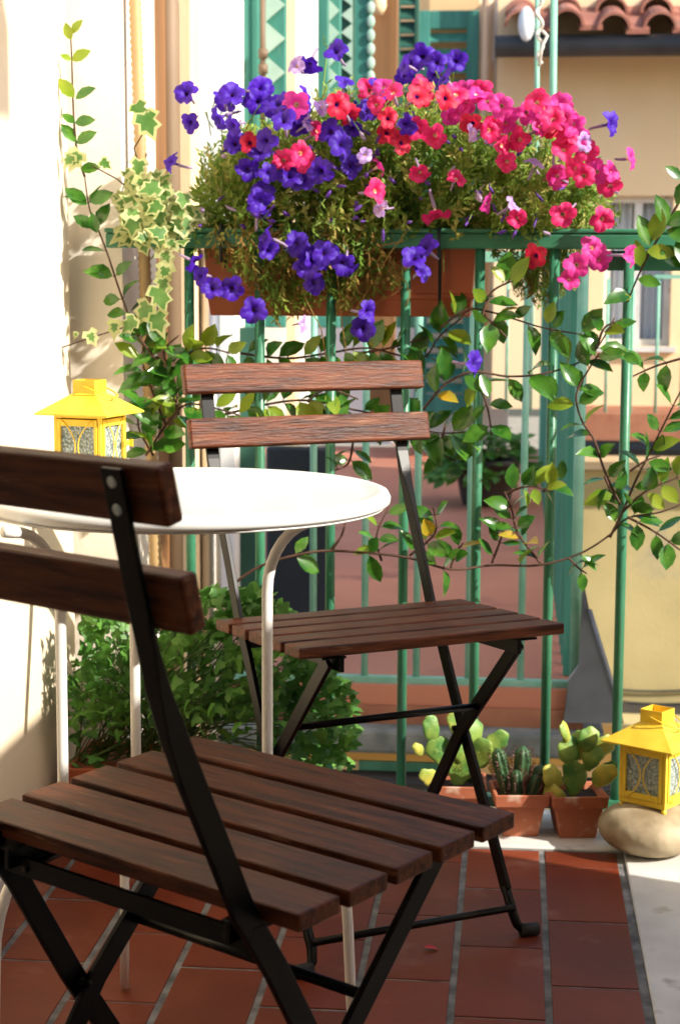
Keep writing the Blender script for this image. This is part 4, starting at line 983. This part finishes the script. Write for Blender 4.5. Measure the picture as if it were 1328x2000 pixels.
m = MB(); a_, b_ = atv(1200, 892, 5.9)[2], atv(1200, 862, 5.9)[2]; uu = atv(1140, 880, 5.9)[0]
m.tube([w(uu, 5.95, (a_+b_)/2), w(ue, 5.95, (a_+b_)/2)], (b_-a_)/2, 14); m.build('lower_gutter', M['iron_dark'], fh)
m = MB(); m.ubox(.03, 6.04, atv(1200, 918, 6.04)[2], ue, 6.6, zr0-.003); m.build('yellow_cornice', M['ochre'] if False else M['cream_render'], fh)
m = MB(); m.ubox(.03, 6.10, -3.2, ue, 6.59, atv(1200, 918, 6.10)[2]-.004); m.build('lower_wall', M['ochre_wall'], fh)
q = MB()
for k, (y0_, y1_) in enumerate(((1330, 1345), (1350, 1372))):
    q.tube([pt(1100+i*20, y0_+(y1_-y0_)*i/14+12*math.sin(i/14*3.14), 6.085) for i in range(15)], .006, 6)
q.build('wall_cable', M['wire'], fh)
q = MB(); q.pbox(1000, 1392, 1500, 1412, 5.9, .19); q.build('lead_ledge', M['iron_dark'], fh)
lw = MB(); lw.pbox(1130, 1425, 1500, 1700, 5.6, .4); lw.build('lower_ledge_wall', M['ochre_wall'], fh)
# balcony bars in front of the far window
fr = thing('far_railing', w(1.2, 5.9, .2), 'thin pale teal railing in front of the far curtained window', 'railing')
q = MB(); z0_, z1_ = zr1+.002, atv(1200, 536, 6.05)[2]; q.ubox(.5, 6.04, z1_-.02, 2.6, 6.065, z1_); q.build('rail', M['pale_green'], fr)
for i in range(16):
    u_ = atv(1185, 650, 6.05)[0]+(i-4)*.125; q = MB(); q.tube([w(u_, 6.052, z0_), w(u_, 6.052, z1_-.0205)], .008, 6); q.build('bar', M['pale_green'], fr)
# roof
zg = atv(1150, 88, 6.2)[2]
q = MB(); ug = atv(966, 88, 6.15)[0]; q.tube([w(ug, 6.22, zg), w(ue, 6.22, zg)], .055, 16); q.build('roof_gutter', M['iron_dark'], fh)
rf = MB(); sl = .36
u = ug+.10; 
for i in range(30):
    uc = ug+.12+i*.235+random.uniform(-.015, .015)
    for j in range(6):
        v0 = 6.16+j*.30+random.uniform(-.03, .03); z0 = zg+.075+j*.30*sl+random.uniform(-.01, .014); V = []; n = 10
        for e, (vv, zz, rr) in enumerate(((v0, z0, .085), (v0+.42, z0+.42*sl-.03, .066))):
            for k in range(n+1):
                a = math.pi*k/n; V.append(w(uc+rr*math.cos(a)+random.uniform(-.003, .003), vv, zz+rr*math.sin(a)))
            for k in range(n+1):
                a = math.pi*k/n; V.append(w(uc+(rr-.014)*math.cos(a), vv, zz+(rr-.014)*math.sin(a)))
        k2 = 2*(n+1)
        Fs = [(k, k+1, k2+k+1, k2+k) for k in range(n)]+[(n+1+k, n+2+k, k2+n+2+k, k2+n+1+k) for k in range(n)]+[(k, k+1, n+2+k, n+1+k) for k in range(n)]
        rf.add(V, Fs, 0, False)
        rf.hexa([w(uc+.06, v0+.02, z0-.02), w(uc+.175, v0+.02, z0-.02), w(uc+.175, v0+.44, z0+.42*sl-.02), w(uc+.06, v0+.44, z0+.42*sl-.02), w(uc+.06, v0+.02, z0+.005), w(uc+.175, v0+.02, z0+.005), w(uc+.175, v0+.44, z0+.42*sl+.005), w(uc+.06, v0+.44, z0+.42*sl+.005)])
rf.build('tiled_roof', M['roof'], fh)
q = MB(); q.ubox(ug, 6.2, zg+.02, ue, 8.6, zg+.03); q.build('eaves', M['brown'], fh)
q = MB(); P = pt(1027, 55, 6.1); q.ell(Matrix.Translation(P+ZZ*.02) @ Matrix.Diagonal((.040, .03, .085, 1)), 14, 10); q.build('white_vent', M['curtain'], fh)

# unseen walls, slab and house added to shade the balcony, near chair and terrace
m = MB(); m.ubox(.86, -4.5, -.2, 1.0, -1.95, 2.55); m.ubox(.86, -1.95, -.2, 1.0, -1.15, 1.48); m.ubox(.86, -1.15, -.2, 1.0, -.52, 1.5)  # step heights set to shade the near chair and let sun onto the table
tag(m.build('sun_blocker_wall', M['plaster_pale']), 'unseen stepped plaster wall added off the right side to block and shape the sun', 'wall')
m = MB(); m.ubox(-1.2, -4.6, -.2, 1.0, -4.5, 2.55); tag(m.build('unseen_house_wall', M['plaster_pale']), 'unseen plaster house wall behind the camera, added to cut sky reflections', 'wall')
m = MB(); m.ubox(3.2, -1.0, -6, 3.8, 4.3, 3.35); tag(m.build('sun_blocker_house', M['cream_render']), 'unseen cream house added off the right side to shade the neighbouring terrace', 'building')  # added to keep railing shadow stripes off the terrace floor
m = MB(); m.ubox(-1.2, -4.6, 2.56, 1.0, -1.0, 2.7); tag(m.build('sky_blocker_slab', M['plaster_pale']), 'unseen slab added over the camera to keep sky light off the foreground', 'slab')
# fallen petal
q = MB(); P = atz(843, 1852, .003)
q.leaf(P+Vector((-.012, 0, .001)), (1, .1, 0), (0, 0, 1), .022, .014, m=0); tag(q.build('fallen_petal', M['fallen']), 'red fallen petal lying on a floor tile in front of the far chair', 'petal')
for o in list(bpy.data.objects):
    if '_o' in o: del o['_o']
